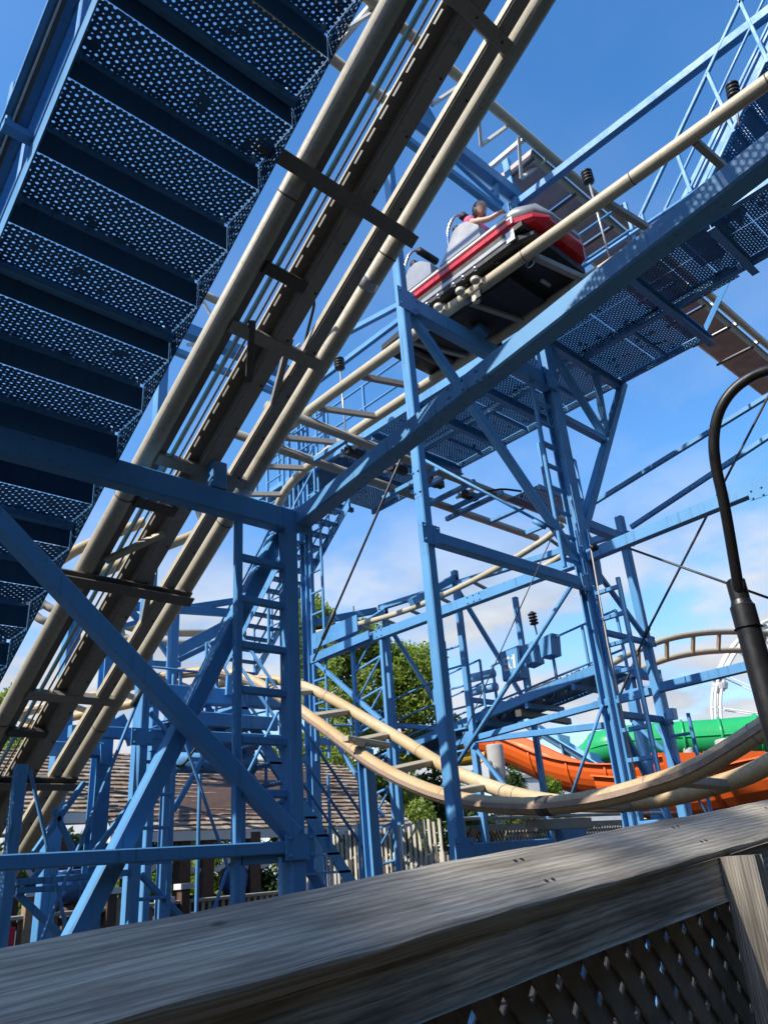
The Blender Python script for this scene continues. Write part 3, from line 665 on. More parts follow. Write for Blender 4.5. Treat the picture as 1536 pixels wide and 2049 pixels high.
for k in range(9):
    b = aX(1385, 440, UX + .06).lerp(aX(1575, 70, UX + .06), k / 8)
    perf(us, 'tread', b, V((.95, 0, 0)), V((0, .34, 0)), .004); perf(us, 'riser', b + V((0, .02, 0)), V((.95, 0, 0)), V((0, .12, -.16)), .004)

# side-lit service walkway behind the level track, with ladder guards
sw = thing('service_walkway', 'small blue grated landing with guard rails behind the level track', 'walkway', aT(770, 770, 13))
ZS = 8.3
pa, pb = aZ(612, 772, 9.3), aZ(735, 700, 9.3)
SY = V((0, -1, 0))
perf(sw, 'deck_panel', V((8.9, 10.6, 9.3)), V((1.0, 0, 0)), V((0, 2.6, 0)))
beam(sw, 'edge_channel', V((8.88, 13.2, 9.24)), V((8.88, 10.5, 9.24)), .06, .12); beam(sw, 'edge_channel', V((9.92, 13.2, 9.24)), V((9.92, 10.5, 9.24)), .06, .12)
handrail(sw, [V((8.9, 13.2, 9.3)), V((8.9, 10.6, 9.3))], 1.05, .045, (1, .55), .8)
handrail(sw, [V((9.9, 13.2, 9.3)), V((9.9, 10.6, 9.3))], 1.05, .045, (1, .55), .8)
for p in ((8.9, 11.2), (9.9, 11.2)): beam(sw, 'hanger_post', V((p[0], p[1], 8.5)), V((p[0], p[1], 9.2)), .06, .06, up=(0, 1, 0))
beam(sw, 'bearer', V((8.3, 11.2, 8.5)), V((10.0, 11.2, 8.5)), .08, .10)
beam(sw, 'guard_beam', aX(690, 668, 8.9), aX(805, 607, 8.9), .10, .12)
beam(sw, 'guard_beam', aX(600, 790, 8.9), aX(800, 640, 8.9), .09, .12)

# cross track (X direction) with brake gear behind
bt = thing('brake_track', 'grey-cream brake track crossing behind the walkway with brake gear', 'coaster track', (9, 8.6, 0))
BZ, BY = 7.85, 8.0
track(bt, [V((5.6, BY + .05, BZ)), V((13.2, BY - .1, BZ - .1))], [V((5.6, BY + 1.0, BZ)), V((13.2, BY + .85, BZ - .1))], 1.15, .076, 'grey_cream_paint', 'blue_paint')
for x in (8.1, 9.0, 9.9, 10.7): beam(bt, 'bearer', (x, BY - .25, BZ - .14), (x, BY + 1.2, BZ - .14), .08, .09)
for x in (7.4, 8.4, 9.35, 10.3):
    g = beam(bt, 'brake_caliper', (x, BY + .35, BZ - .02), (x + .35, BY + .35, BZ - .02), .12, .14, 'black_metal')
    beam(g, 'brake_pad', (x + .02, BY + .5, BZ + .02), (x + .33, BY + .5, BZ + .02), .04, .10, 'galvanised')
    rod(g, 'cylinder', V((x + .1, BY + .2, BZ + .02)), V((x + .1, BY + .62, BZ + .02)), .035, 'white_paint')
perf(bt, 'deck_panel', (10.9, BY - .9, BZ - .2), V((1.5, 0, 0)), V((0, .75, 0)))
beam(bt, 'edge_channel', (10.9, BY - .92, BZ - .24), (12.4, BY - .92, BZ - .24), .05, .10)
handrail(bt, [V((11.2, BY - .88, BZ - .2)), V((12.4, BY - .88, BZ - .2))], 1.0, .05, (1, .55, .12), 1.2)
tube(bt, 'cable', spline([(9.9, 7.9, 7.72), (10.2, 7.8, 7.62), (10.5, 7.6, 7.66), (10.8, 7.4, 7.62)], 6), .02, 'black_rubber', 6)

# top track (X direction) with catch pan
tt = thing('upper_track', 'high cream track running across the sky with a grey catch pan beneath', 'coaster track', (11, 4.9, 0))
ZU = 12.0
track(tt, [V((2.2, 4.40, ZU)), V((19.5, 4.33, ZU))], [V((2.2, 5.36, ZU)), V((19.5, 5.30, ZU))], 1.15, .078, 'cream_paint', 'white_paint')
for x in (4.2, 5.9, 7.0, 8.0):
    beam(tt, 'strut', (x, 4.45, ZU - .05), (x + .35, 4.75, ZU - .45), .05, .06, 'white_paint'); beam(tt, 'strut', (x + .7, 4.45, ZU - .05), (x + .35, 4.75, ZU - .45), .05, .06, 'white_paint')
for k in range(9):
    x = 8.35 + k * 1.18
    p = slab(tt, 'catch_pan', (x, 4.52, ZU - .22), V((1.13, 0, 0)), V((0, .72, 0)), .008, 'pan_steel')
    beam(p, 'pan_bearer', (x, 4.45, ZU - .25), (x, 5.35, ZU - .25), .05, .05, 'grimy_steel')
slab(tt, 'pan_side', (8.35, 4.52, ZU - .22), V((10.6, 0, 0)), V((0, -.07, .16)), .008, 'grey_cream_paint')
slab(tt, 'pan_side', (8.35, 5.26, ZU - .22), V((10.6, 0, 0)), V((0, .07, .16)), .008, 'grey_cream_paint')
poly_plate(tt, 'pan_end', [(8.33, 4.45, ZU - .06), (8.33, 5.33, ZU - .06), (8.33, 5.24, ZU - .24), (8.33, 4.52, ZU - .24)], .008, 'pan_steel')

# ------------------------------------------------------------------ the dip: low track swooping through the frame
dp = thing('dip_track', 'low rust-stained cream track humping behind the nearest column and dipping to the right', 'coaster track', (6.3, 5, 0))
npx = [(1640, 1372, 5.75), (1536, 1450, 5.75), (1400, 1535, 5.75), (1300, 1572, 5.76), (1200, 1598, 5.78), (1080, 1613, 5.82), (950, 1606, 5.9), (850, 1580, 6.0), (750, 1530, 6.12), (650, 1457, 6.25), (560, 1393, 6.3), (490, 1356, 6.3), (430, 1345, 6.25), (370, 1347, 6.1), (310, 1358, 5.85), (230, 1382, 5.5), (120, 1408, 4.9), (-20, 1440, 4.1)]
npts = [aX(u, v, x) for u, v, x in npx]
nl = spline(npts, 5); fl = []
for i, p in enumerate(nl):
    d = (nl[min(i + 1, len(nl) - 1)] - nl[max(0, i - 1)]); d.z = 0; d.normalize()
    fl.append(p + V((d.y, -d.x, 0)) * 0.98 + V((0, 0, .0)))
track(dp, nl, fl, .95, .078, 'rusty_cream_paint', 'cream_paint', (.09, .07), strip=True)
# joint sleeve and clamp ring
i = min(range(len(nl)), key=lambda j: abs((EYEP + sight(1097, 1612) * ((nl[j] - EYEP).dot(FW)) - nl[j]).length))
rod(dp, 'joint_sleeve', nl[i], nl[i] + (nl[i + 1] - nl[i]).normalized() * .14, .084, 'grimy_steel', 16)
beam(dp, 'support_post', (6.3, 4.45, 0), (6.3, 4.45, 1.72), .16, .10, up=(0, 1, 0))
poly_plate(dp, 'support_plate', [(6.12, 4.38, 1.72), (6.5, 4.38, 1.72), (6.38, 4.38, 1.45), (6.24, 4.38, 1.45)], .03)
beam(dp, 'support_beam', (5.9, 4.5, 1.77), (6.75, 4.5, 1.77), .12, .1, 'grey_cream_paint')
ibeam(dp, 'support_post', aY(730, 1500, 7.0), aY(755, 1830, 7.0), .14, .14, .02, up=(0, 1, 0))
beam(dp, 'support_beam', aY(690, 1478, 7.0), aY(775, 1492, 7.0), .12, .06, 'cream_paint')
poly_plate(dp, 'support_gusset', [aY(705, 1478, 6.95), aY(730, 1481, 6.95), aY(726, 1494, 6.95), aY(708, 1490, 6.95)], .02, 'cream_paint')

# far right hill
fh = thing('far_hill_track', 'pale arched track crest behind the tall column at right', 'coaster track', aT(1350, 1290, 19))
hl = spline([aT(1195, 1345, 17), aT(1260, 1308, 17.5), aT(1330, 1280, 18), aT(1400, 1267, 18.6), aT(1470, 1264, 19.2), aT(1540, 1268, 20), aT(1620, 1285, 21)], 5)
hr = [p + V((.5, .35, -.33)) for p in hl]
track(fh, hl, hr, .95, .075, 'cream_paint', 'cream_paint')
beam(fh, 'bearer', aT(1195, 1340, 16.8), aT(1318, 1352, 17), .2, .22)
for u, v in ((1255, 1345), (1310, 1350)): beam(fh, 'column', aT(u, v, 17), V((aT(u, v, 17).x, aT(u, v, 17).y, 0)), .2, .2, up=(0, 1, 0))

# low curving track between the girders behind
cv = thing('curving_track', 'cream track curving between the pale blue girders behind the frame', 'coaster track', (8.9, 9, 0))
cl = spline([aX(1125, 1050, 8.75), aX(1085, 1082, 8.7), aX(1010, 1128, 8.62), aX(930, 1170, 8.6), aX(850, 1207, 8.6), aX(770, 1235, 8.65), aX(690, 1255, 8.75), aX(620, 1268, 8.9)], 5)
cr = [p + V((.62, .1, -.05)) for p in cl]
track(cv, cl, cr, .75, .046, 'cream_paint', 'grey_cream_paint', (.04, .05))
slab(cv, 'side_plate', aX(625, 1300, XC - .1), aX(715, 1262, XC - .1) - aX(625, 1300, XC - .1), V((0, 0, .28)), .02, 'blue_paint')
slab(cv, 'side_plate', aX(632, 1322, XC - .14), aX(738, 1278, XC - .14) - aX(632, 1322, XC - .14), V((0, 0, .14)), .02, 'blue_paint')

# ------------------------------------------------------------------ control walkway with numbered cabinet
cw = thing('control_walkway', 'sloping blue walkway with cabinets, pipes and handrail behind the frame', 'walkway', (9.9, 7.5, 3.3))
KX = 9.75
kA, kB = aX(785, 1505, KX), aX(1197, 1338, KX)
kd = (kB - kA); kl = kd.length; ku = kd.normalized()
slab(cw, 'deck_panel', kA + V((0.02, 0, .0)), V((.8, 0, 0)), kd, .004, 'blue_perforated_shaded')
beam(cw, 'edge_channel', kA, kB, .06, .14); beam(cw, 'edge_channel', kA + V((.82, 0, 0)), kB + V((.82, 0, 0)), .06, .12)
for f in (.1, .3, .5, .7, .9): beam(cw, 'cross_beam', kA + kd * f + V((-.05, 0, -.12)), kA + kd * f + V((.9, 0, -.12)), .06, .08)
beam(cw, 'cross_beam', kA + kd * .67 + V((-.1, 0, -.2)), kA + kd * .67 + V((1.5, .2, -.2)), .10, .10, 'grimy_steel')
handrail(cw, [kA + V((.05, 0, .05)), kA + kd * .5 + V((.05, 0, .05))], .85, .035, (1, .55, .15), .9)
handrail(cw, [kA + kd * .42 + V((.8, 0, .05)), kB + V((.8, 0, .05))], .95, .04, (1, .35), .62)
kn = V((-1, 0, 0))
def cabinet(name, TL, TR, BR, BL, x=KX + .66):
    vs_ = [aX(*BL, x), aX(*BR, x), aX(*TR, x), aX(*TL, x)]; c0 = vs_[0].lerp(vs_[2], .5); vs_ = [c0 + (p - c0) * 1.12 for p in vs_]
    vs_ += [p + V((.24, 0, 0)) for p in vs_]
    o = link(name, vs_, [(3, 2, 1, 0), (4, 5, 6, 7), (0, 1, 5, 4), (1, 2, 6, 5), (2, 3, 7, 6), (3, 0, 4, 7)], 'blue_paint', cw)
    c0 = vs_[0].lerp(vs_[2], .5); rim = [vs_[i].lerp(c0, .06) + V((-.012, 0, 0)) for i in range(4)]
    poly_plate(o, 'cabinet_door', [rim[3], rim[2], rim[1], rim[0]], .012, 'blue_paint')
    return o, vs_
cab, cv4 = cabinet('cabinet', (1002, 1308), (1034, 1295), (1039, 1352), (1008, 1360))
def blocks(o, fv, cells, du, dv, mat):
    for (a0, b0, a1, b1) in cells:
        p = lambda a, b: fv[0].lerp(fv[1], a * du[1] + du[0]).lerp(fv[3].lerp(fv[2], a * du[1] + du[0]), b * dv[1] + dv[0]) + V((-.028, 0, 0))
        A, B, Cc = p(a0, b0), p(a1, b0), p(a0, b1)
        slab(o, 'numeral_stroke', A, B - A, Cc - A, .006, mat)
FIVE = [(0, .84, 1, 1), (0, .5, .26, .84), (0, .45, .9, .60), (.68, .12, 1, .5), (0, 0, .9, .16), (0, .16, .24, .28)]
ONE = [(.3, 0, .75, 1), (0, .68, .3, .84)]
for g_, mt in ((.0, 'white_paint'),):
    blocks(cab, cv4, FIVE, (.17, .36), (.30, .44), mt); blocks(cab, cv4, ONE, (.62, .28), (.32, .44), mt)
blocks(cab, cv4, [(0, 0, 1, 1)], (.55, .07), (.32, .07), 'white_paint')
cabinet('cabinet', (1046, 1295), (1064.5, 1285), (1070, 1323), (1051.6, 1332)); cabinet('cabinet', (1078.6, 1280.6), (1101, 1269), (1104, 1307.6), (1084.4, 1314.6))
for a_, b_ in (((938, 1358), (987, 1347)), ((940, 1385), (992, 1374))): rod(cw, 'air_tank', aX(*a_, KX + .45), aX(*b_, KX + .45), .075, 'sky_plastic', 14)
rr = random.Random(3)
for f in (.52, .54, .56, .58, .60, .62, .64, .66, .68, .70, .72, .75, .78, .80, .82, .85, .88):
    a = kA + kd * f + V((.66, 0, .3)); b = kA + kd * (f + rr.uniform(-.06, .08)) + V((.3, 0, .02))
    tube(cw, 'cable', spline([a, a.lerp(b, .4) + V((-.1, .1, -.22)), a.lerp(b, .8) + V((0, -.1, .05)), b], 5), .014, rr.choice(['black_rubber', 'black_rubber', 'cable', 'sky_plastic']), 6)
for f0, f1 in ((.66, .96), (.62, .9), (.42, .6)):
    a, b = kA + kd * f0 + V((.2, 0, .06)), kA + kd * f1 + V((.2, 0, .14)); tube(cw, 'cable', spline([a, a.lerp(b, .3) + V((0, 0, .06)), a.lerp(b, .7) + V((0, 0, -.02)), b], 5), .026, 'black_rubber', 8)

def sensor(base, top, label, r=.075, parent=None):
    s_ = thing('ribbed_beacon', label, 'beacon', base, 'ribbed beacons along the tracks')
    rod(s_, 'stem', base, top, .016, 'galvanised')
    d = (V(top) - V(base)).normalized(); prof = []
    for k in range(4): prof += [(r * .55, k * .055), (r, k * .055 + .012), (r * 1.0, k * .055 + .03), (r * .55, k * .055 + .045)]
    prof += [(r * .4, .23), (0.01, .24)]
    lathe(s_, 'head', top, d, prof, 'black_plastic', 18)
sensor(aX(1220, 520, 7.5), aX(1178, 366, 7.5), 'black ribbed beacon on a stem beside the car front')
sensor(aX(1478, 250, 7.6), aX(1468, 196, 7.6), 'black ribbed beacon behind the level rail at far upper right')
sensor(aX(694, 895, 7.2), aX(680, 738, 7.2), 'black ribbed beacon on the level track left of the second column', .09)
bq = aX(1069, 1250, KX + .8); sensor(bq + V((.02, -.03, -.45)), bq, 'black ribbed beacon above the cabinets with curved stem')
sensor(aX(774, 1420, 9.6), aX(773, 1372, 9.6), 'small black ribbed beacon in front of the big tree')

# ------------------------------------------------------------------ car
car = thing('coaster_car', 'red and silver coaster car on the level track, seen from below', 'coaster car', (6.8, 4.2, 8.1))
CXm = 6.83
def loft(parent, name, secs, mat, smooth=True):
    """secs: list of (y, [(x,z)...]) closed outlines"""
    n = len(secs[0][1]); vs_, fs = [], []
    for y, o in secs: vs_ += [V((CXm + a, y, b)) for a, b in o]
    for i in range(len(secs) - 1):
        for k in range(n): fs.append((i * n + k, i * n + (k + 1) % n, (i + 1) * n + (k + 1) % n, (i + 1) * n + k))
    fs.append(tuple(range(n - 1, -1, -1))); fs.append(tuple((len(secs) - 1) * n + k for k in range(n)))
    return link(name, vs_, fs, mat, parent, smooth)
def outl(w, z0, z1, r=.08):
    return [(-w + r, z0), (w - r, z0), (w, z0 + r), (w, z1 - r), (w - r, z1), (-w + r, z1), (-w, z1 - r), (-w, z0 + r)]
YN, YR = 3.52, 5.75     # nose and tail
loft(car, 'underbody', [(YN + .05, outl(.52, 8.36, 8.46, .03)), (YN + .3, outl(.66, 8.31, 8.46, .03)), (YR - .2, outl(.66, 8.31, 8.46, .03)), (YR, outl(.58, 8.34, 8.46, .03))], 'black_rubber', False)
for y in (YN + .55, YN + 1.05, YN + 1.6): loft(car, 'floor_rib', [(y, outl(.60, 8.285, 8.315, .005)), (y + .06, outl(.60, 8.285, 8.315, .005))], 'black_plastic', False)
loft(car, 'side_skirt', [(YN + .35, outl(.675, 8.40, 8.475, .01)), (YR - .15, outl(.675, 8.40, 8.475, .01))], 'silver_paint', False)
loft(car, 'rubber_strip', [(YN + .1, outl(.66, 8.47, 8.56, .01)), (YR - .1, outl(.66, 8.47, 8.56, .01))], 'black_rubber', False)
sh = loft(car, 'shell', [(YN - .10, outl(.36, 8.60, 8.68, .03)), (YN, outl(.56, 8.56, 8.69, .04)), (YN + .25, outl(.69, 8.545, 8.69, .04)), (YR - .15, outl(.69, 8.545, 8.69, .04)), (YR, outl(.62, 8.555, 8.69, .04))], 'red_paint', False)
for y in (YN + .62, YN + 1.5): slab(sh, 'panel_seam', (CXm - .6915, y, 8.575), V((0, .006, 0)), V((0, 0, .09)), .003, 'black_rubber')
loft(car, 'white_band', [(YN + .3, outl(.695, 8.685, 8.735, .01)), (YR - .1, outl(.695, 8.685, 8.735, .01))], 'white_paint', False)
loft(car, 'nose', [(YN - .11, outl(.30, 8.68, 8.76, .03)), (YN - .02, outl(.52, 8.68, 8.86, .06)), (YN + .22, outl(.62, 8.69, 8.93, .08)), (YN + .46, outl(.62, 8.69, 8.90, .08)), (YN + .55, outl(.58, 8.70, 8.76, .02))], 'silver_paint')
loft(car, 'nose_pad', [(YN + .05, outl(.40, 8.875, 8.91, .01)), (YN + .32, outl(.5, 8.935, 8.97, .01))], 'black_rubber')
for sx in (-1, 1):
    for yc, hgt in ((YN + 1.02, 9.22), (YR - .36, 9.18)):
        vs_ = []
        o = [(-.34, 8.74), (-.30, 8.98), (-.14, hgt - .05), (-.02, hgt), (.10, hgt - .03), (.26, 8.95), (.36, 8.74)]
        for xx in (.46, .70): vs_ += [V((CXm + sx * (xx - (.06 if b > 8.9 else 0)), yc + a, b)) for a, b in o]
        n = len(o); fs = [tuple(range(n)), tuple(range(2 * n - 1, n - 1, -1))] + [(i, n + i, n + (i + 1) % n, (i + 1) % n) for i in range(n)]
        link('seat_side', vs_, fs, 'silver_paint', car)
for yc in (YN + 1.16, YR - .25):
    loft(car, 'seat_back', [(yc, outl(.5, 8.72, 9.35, .12)), (yc + .14, outl(.48, 8.72, 9.42, .12))], 'black_plastic')
    loft(car, 'seat_base', [(yc - .5, outl(.5, 8.72, 8.86, .04)), (yc, outl(.5, 8.72, 8.84, .04))], 'black_plastic')
    for sx in (-1, 1):
        lb = tube(car, 'lap_bar', spline([V((CXm + sx * .56, yc + .12, 8.95)), V((CXm + sx * .58, yc + .10, 9.30)), V((CXm + sx * .54, yc - .02, 9.52)), V((CXm + sx * .40, yc - .08, 9.55)), V((CXm + sx * .08, yc - .08, 9.55))], 5), .022, 'chrome', 8)
        rod(lb, 'grip', V((CXm + sx * .46, yc - .08, 9.55)), V((CXm + sx * .10, yc - .08, 9.55)), .055, 'black_rubber', 12)
        rod(lb, 'grip', V((CXm + sx * .46, yc + .06, 9.42)), V((CXm + sx * .10, yc + .06, 9.42)), .055, 'black_rubber', 12)
# number 7 on the nose side
for (a0, z0, a1, z1) in ((.20, 8.655, .28, 8.675), (.20, 8.58, .225, 8.655)):
    p = V((CXm - .697, YN + a1, z0)); slab(car, 'numeral_stroke', p, V((0, a0 - a1, 0)), V((0, 0, z1 - z0)), .004, 'white_paint')
# bumper bracket, wheels
slab(car, 'bumper', (CXm - .672, YN + .34, 8.36), V((0, -.12, 0)), V((0, 0, .15)), .02, 'galvanised')
def bogie(y, x, sx, full=True):
    g = beam(car, 'wheel_bracket', (x + sx * .03, y - .12, 8.18), (x + sx * .03, y + .12, 8.18), .03, .30, 'black_metal', up=(0, 0, 1))
    for dy, dz, r in ((-.10, .145, .07), (.10, .145, .07), (0, -.13, .055)):
        w = lathe(g, 'wheel', (x - .045, y + dy, 8.2 + dz), (1, 0, 0), [(r * .8, 0), (r, .015), (r, .07), (r * .8, .085)], 'wheel_urethane', 22, False)
        lathe(w, 'hub', (x - .075, y + dy, 8.0 + dz), (1, 0, 0), [(.03, 0), (.035, .02), (.035, .03)], 'chrome', 10) if False else None
    for dy in (-.15, .10): lathe(g, 'side_wheel', (x - .16, y + dy, 8.16), (0, 0, 1), [(.05, 0), (.06, .012), (.06, .05), (.05, .062)], 'wheel_urethane', 22, False)
    for dy in (-.2, 0, .16): lathe(g, 'hub_bolt', (x - .18, y + dy, 8.32), (-1, 0, 0), [(.035, 0), (.035, .02), (.018, .04)], 'chrome', 10)
    if full: beam(g, 'axle', (x, y, 8.36), (CXm, y, 8.38), .08, .08, 'black_metal')
for y in (4.55, 5.18):
    bogie(y, TX0, -1); bogie(y, TX1 + .16, 1, False)
loft(car, 'chassis', [(4.1, outl(.40, 8.18, 8.33, .04)), (5.6, outl(.40, 8.18, 8.33, .04))], 'black_rubber', False)
for y in (5.75, 5.9): rod(car, 'axle_tube', V((TX0 + .05, y, 8.22)), V((TX1, y, 8.22)), .045, 'grimy_steel')
loft(car, 'rear_pan', [(5.6, outl(.58, 8.26, 8.42, .03)), (6.25, outl(.52, 8.28, 8.42, .03))], 'black_rubber', False)
for y in (3.95, 4.25): rod(car, 'axle_stub', V((CXm + .1, y, 8.30)), V((CXm + .28, y, 8.30)), .03, 'galvanised')

car.location.z -= .2
# ------------------------------------------------------------------ rider
def skin_body(name, verts, edges, rad, mat, parent=None, sub=2):
    me = bpy.data.meshes.new(name); me.from_pydata([tuple(v) for v in verts], edges, [])
    o = bpy.data.objects.new(name, me); COL.objects.link(o)
    sk = o.modifiers.new('skin', 'SKIN'); sk.use_smooth_shade = True
    for d, r in zip(me.skin_vertices[0].data, rad): d.radius = (r, r) if not isinstance(r, tuple) else r
    me.skin_vertices[0].data[0].use_root = True
    ss = o.modifiers.new('sub', 'SUBSURF'); ss.levels = sub; ss.render_levels = sub
    me.materials.append(MATS[mat])
    if parent:
        o.parent = parent; o.location = -ORIG[parent.name]
    return o
RX, RY = 6.52, YN + .84
person = thing('person', 'rider in a pink top seated in the car, head turned to the right', 'person', (RX, RY, 8.8))
def RP(x, y, z): return V((RX + x, RY + y, z))
bv = [RP(0, .10, 8.88), RP(0, .12, 9.10), RP(0, .13, 9.28), RP(0, .10, 9.40), RP(0, .06, 9.47),
      RP(-.17, .12, 9.34), RP(-.27, -.02, 9.14), RP(-.22, -.24, 9.06), RP(-.19, -.38, 9.08),
      RP(.17, .12, 9.34), RP(.26, -.05, 9.14), RP(.2, -.28, 9.08), RP(.18, -.40, 9.10),
      RP(-.10, -.32, 8.90), RP(-.11, -.44, 8.62), RP(.10, -.32, 8.90), RP(.11, -.44, 8.62),
      RP(-.17, -.44, 9.07), RP(-.20, -.45, 9.05), RP(-.13, -.43, 9.07)]
be = [(0, 1), (1, 2), (2, 3), (3, 4), (2, 5), (5, 6), (6, 7), (7, 8), (2, 9), (9, 10), (10, 11), (11, 12), (0, 13), (13, 14), (0, 15), (15, 16), (8, 17), (8, 18), (8, 19)]
br = [.15, .13, (.15, .11), .055, .05, .06, .048, .038, .03, .06, .048, .038, .03, .085, .06, .085, .06, .012, .012, .012]
body = skin_body('body', bv, be, br, 'skin', person)
tv = [RP(0, .10, 8.86), RP(0, .12, 9.10), RP(0, .13, 9.30), RP(-.18, .12, 9.33), RP(-.25, .02, 9.20), RP(.18, .12, 9.33), RP(.25, .0, 9.20)]
skin_body('top', tv, [(0, 1), (1, 2), (2, 3), (3, 4), (2, 5), (5, 6)], [.17, .15, (.165, .125), .085, .07, .085, .07], 'pink_cloth', person)
# head: a skull with brow, nose, lips and chin, turned towards -Y and slightly down
def head(parent, c, fwd, up, size, mat):
    s = fwd.cross(up).normalized(); vs_, fs = [], []; NU, NV = 24, 18
    for j in range(NV + 1):
        ph = math.pi * j / NV
        for i in range(NU):
            th = 2 * math.pi * i / NU
            x, y, z = math.sin(ph) * math.sin(th), math.sin(ph) * math.cos(th), math.cos(ph)
            r = 1.0; X, Y, Z = x * .76, y * .95, z * 1.12
            if z < -.1: X *= 1 - .32 * min(1, (-z - .1) / .8); Y *= 1 - .12 * min(1, (-z - .1) / .8)
            if y > .3:
                a = math.exp(-(x / .16) ** 2) * math.exp(-((z + .12) / .17) ** 2); Y += .22 * a            # nose
                a = math.exp(-(x / .26) ** 2) * math.exp(-((z + .48) / .07) ** 2); Y += .06 * a             # lips
                a = math.exp(-((abs(x) - .30) / .14) ** 2) * math.exp(-((z - .05) / .10) ** 2); Y -= .09 * a  # eye sockets
                a = math.exp(-(x / .22) ** 2) * math.exp(-((z + .78) / .12) ** 2); Y += .10 * a             # chin
                a = math.exp(-((z - .2) / .09) ** 2) * math.exp(-(x / .5) ** 2); Y += .035 * a
            vs_.append(c + (s * X + fwd * Y + up * Z) * size)
    for j in range(NV):
        for i in range(NU): fs.append((j * NU + i, j * NU + (i + 1) % NU, (j + 1) * NU + (i + 1) % NU, (j + 1) * NU + i))
    h = link('head', vs_, fs, mat, parent, True)
    for sx in (-1, 1):
        lathe(h, 'eye', c + (s * (.29 * sx) + fwd * .76 + up * .05) * size, fwd, [(.02 * size * 5, 0), (.09 * size, .03 * size), (.04 * size, .06 * size)], 'white_paint', 10)
        vs_, fs = tube_geo([c + (s * (.74 * sx) + fwd * -.02 + up * .18) * size, c + (s * (.84 * sx) + fwd * -.08 + up * .08) * size, c + (s * (.80 * sx) + fwd * -.04 + up * -.12) * size, c + (s * (.72 * sx) + fwd * .0 + up * -.18) * size], .07 * size, 8); link('ear', vs_, fs, mat, h, True)
    return h
hf = V((-.25, -.95, -.05)).normalized(); hu = (V((0, 0, 1)) - hf * hf.z).normalized()
hc = RP(0, .04, 9.585)
head(person, hc, hf, hu, .112, 'skin')
hsx = hf.cross(hu).normalized(); vs_, fs = [], []
NU, NV = 22, 12
for j in range(NV + 1):
    ph = math.pi * .80 * j / NV
    for i in range(NU):
        th = 2 * math.pi * i / NU; x, y, z = math.sin(ph) * math.sin(th), math.sin(ph) * math.cos(th), math.cos(ph)
        k_ = 1.06 + .02 * math.sin(i * 5 + j)
        if y > .25 and z < .62: k_ = .80
        vs_.append(hc + (hsx * x * .80 * k_ + hf * (y * .98 * k_ - .05) + hu * z * 1.15 * k_) * .112)
for j in range(NV):
    for i in range(NU): fs.append((j * NU + i, j * NU + (i + 1) % NU, (j + 1) * NU + (i + 1) % NU, (j + 1) * NU + i))
link('hair', vs_, fs, 'hair', person, True)
tube(person, 'ponytail', spline([hc - hf * .11 + hu * .02, hc - hf * .16 - hu * .03, hc - hf * .15 - hu * .14, hc - hf * .12 - hu * .22], 5), [.035, .04, .04, .042, .042, .042, .042, .04, .04, .04, .035, .03, .025, .02, .015, .008], 'hair', 10)
person.location.z -= .2

# ------------------------------------------------------------------ left background: rear frames, stairs, tracks
fl_ = thing('support_structure', 'blue steel frame with rods and ladder at lower left, behind the lift track', 'steel frame', aY(262, 1870, 8))
YL = 8.0
def vcol(t, u, v, y, s, ztop=None, name='column', i=False):
    p = aY(u, v, y); zt = ztop if ztop is not None else p.z
    return (ibeam(t, name, V((p.x, y, 0)), V((p.x, y, zt)), s, s, .02, up=(0, 1, 0)) if i else beam(t, name, V((p.x, y, 0)), V((p.x, y, zt)), s, s, up=(0, 1, 0), ch=.01))
def ybm(t, u0, v0, u1, v1, y, w, h, name='beam', mat='blue_paint', y1=None): return beam(t, name, aY(u0, v0, y), aY(u1, v1, y if y1 is None else y1), w, h, mat, up=(0, 0, 1) if abs(v1 - v0) < abs(u1 - u0) else (0, 1, 0))
vcol(fl_, 293, 1331, YL, .10)
vcol(fl_, 228, 1208, 8.6, .17, i=True)
vcol(fl_, 43, 1530, 7.4, .10)
ybm(fl_, 140, 1463, 575, 1482, YL + .1, .10, .12)
ybm(fl_, 60, 1497, 200, 1500, 8.5, .10, .14)
pL = aY(285, 1400, YL)
ladder(fl_, V((pL.x + .08, YL, .3)), V((pL.x + .08, YL, 3.0)), (1, 0, 0), .33, .33, (.035, .05), .035, True)
for a in ((169, 1566, 69, 1706, .055), (108, 1619, 148, 1705, .055), (266, 1602, 190, 1705, .055), (408, 1515, 347, 1622, .055), (34, 1788, 135, 1885, .06), (282, 1750, 365, 1838, .06), (300, 1425, 348, 1482, .05), (110, 1700, 42, 1790, .05)):
    ybm(fl_, *a[:4], YL + .05, a[4], a[4], 'brace')
for a in ((33, 1766, 258, 1746, .05, .06), (33, 1782, 165, 1775, .05, .05)): ybm(fl_, *a[:4], YL, a[4], a[5])
for a in ((60, 1540, 138, 1880), (288, 1372, 78, 1895), (368, 1478, 495, 1850), (556, 1425, 470, 1600), (455, 1740, 425, 1830)):
    ybm(fl_, *a, YL - .15, .032, .032, 'tie_rod')
rod(fl_, 'turnbuckle', aY(288, 1372, YL - .16), aY(266, 1412, YL - .16), .035, 'cable')
poly_plate(fl_, 'gusset', [aY(200, 1490, 8.45), aY(216, 1492, 8.45), aY(216, 1530, 8.45), aY(200, 1528, 8.45)], .03)
for v_ in (1499, 1507, 1515, 1523): bolt(fl_, aY(208, v_, 8.44), (0, -1, 0), .02, .02)

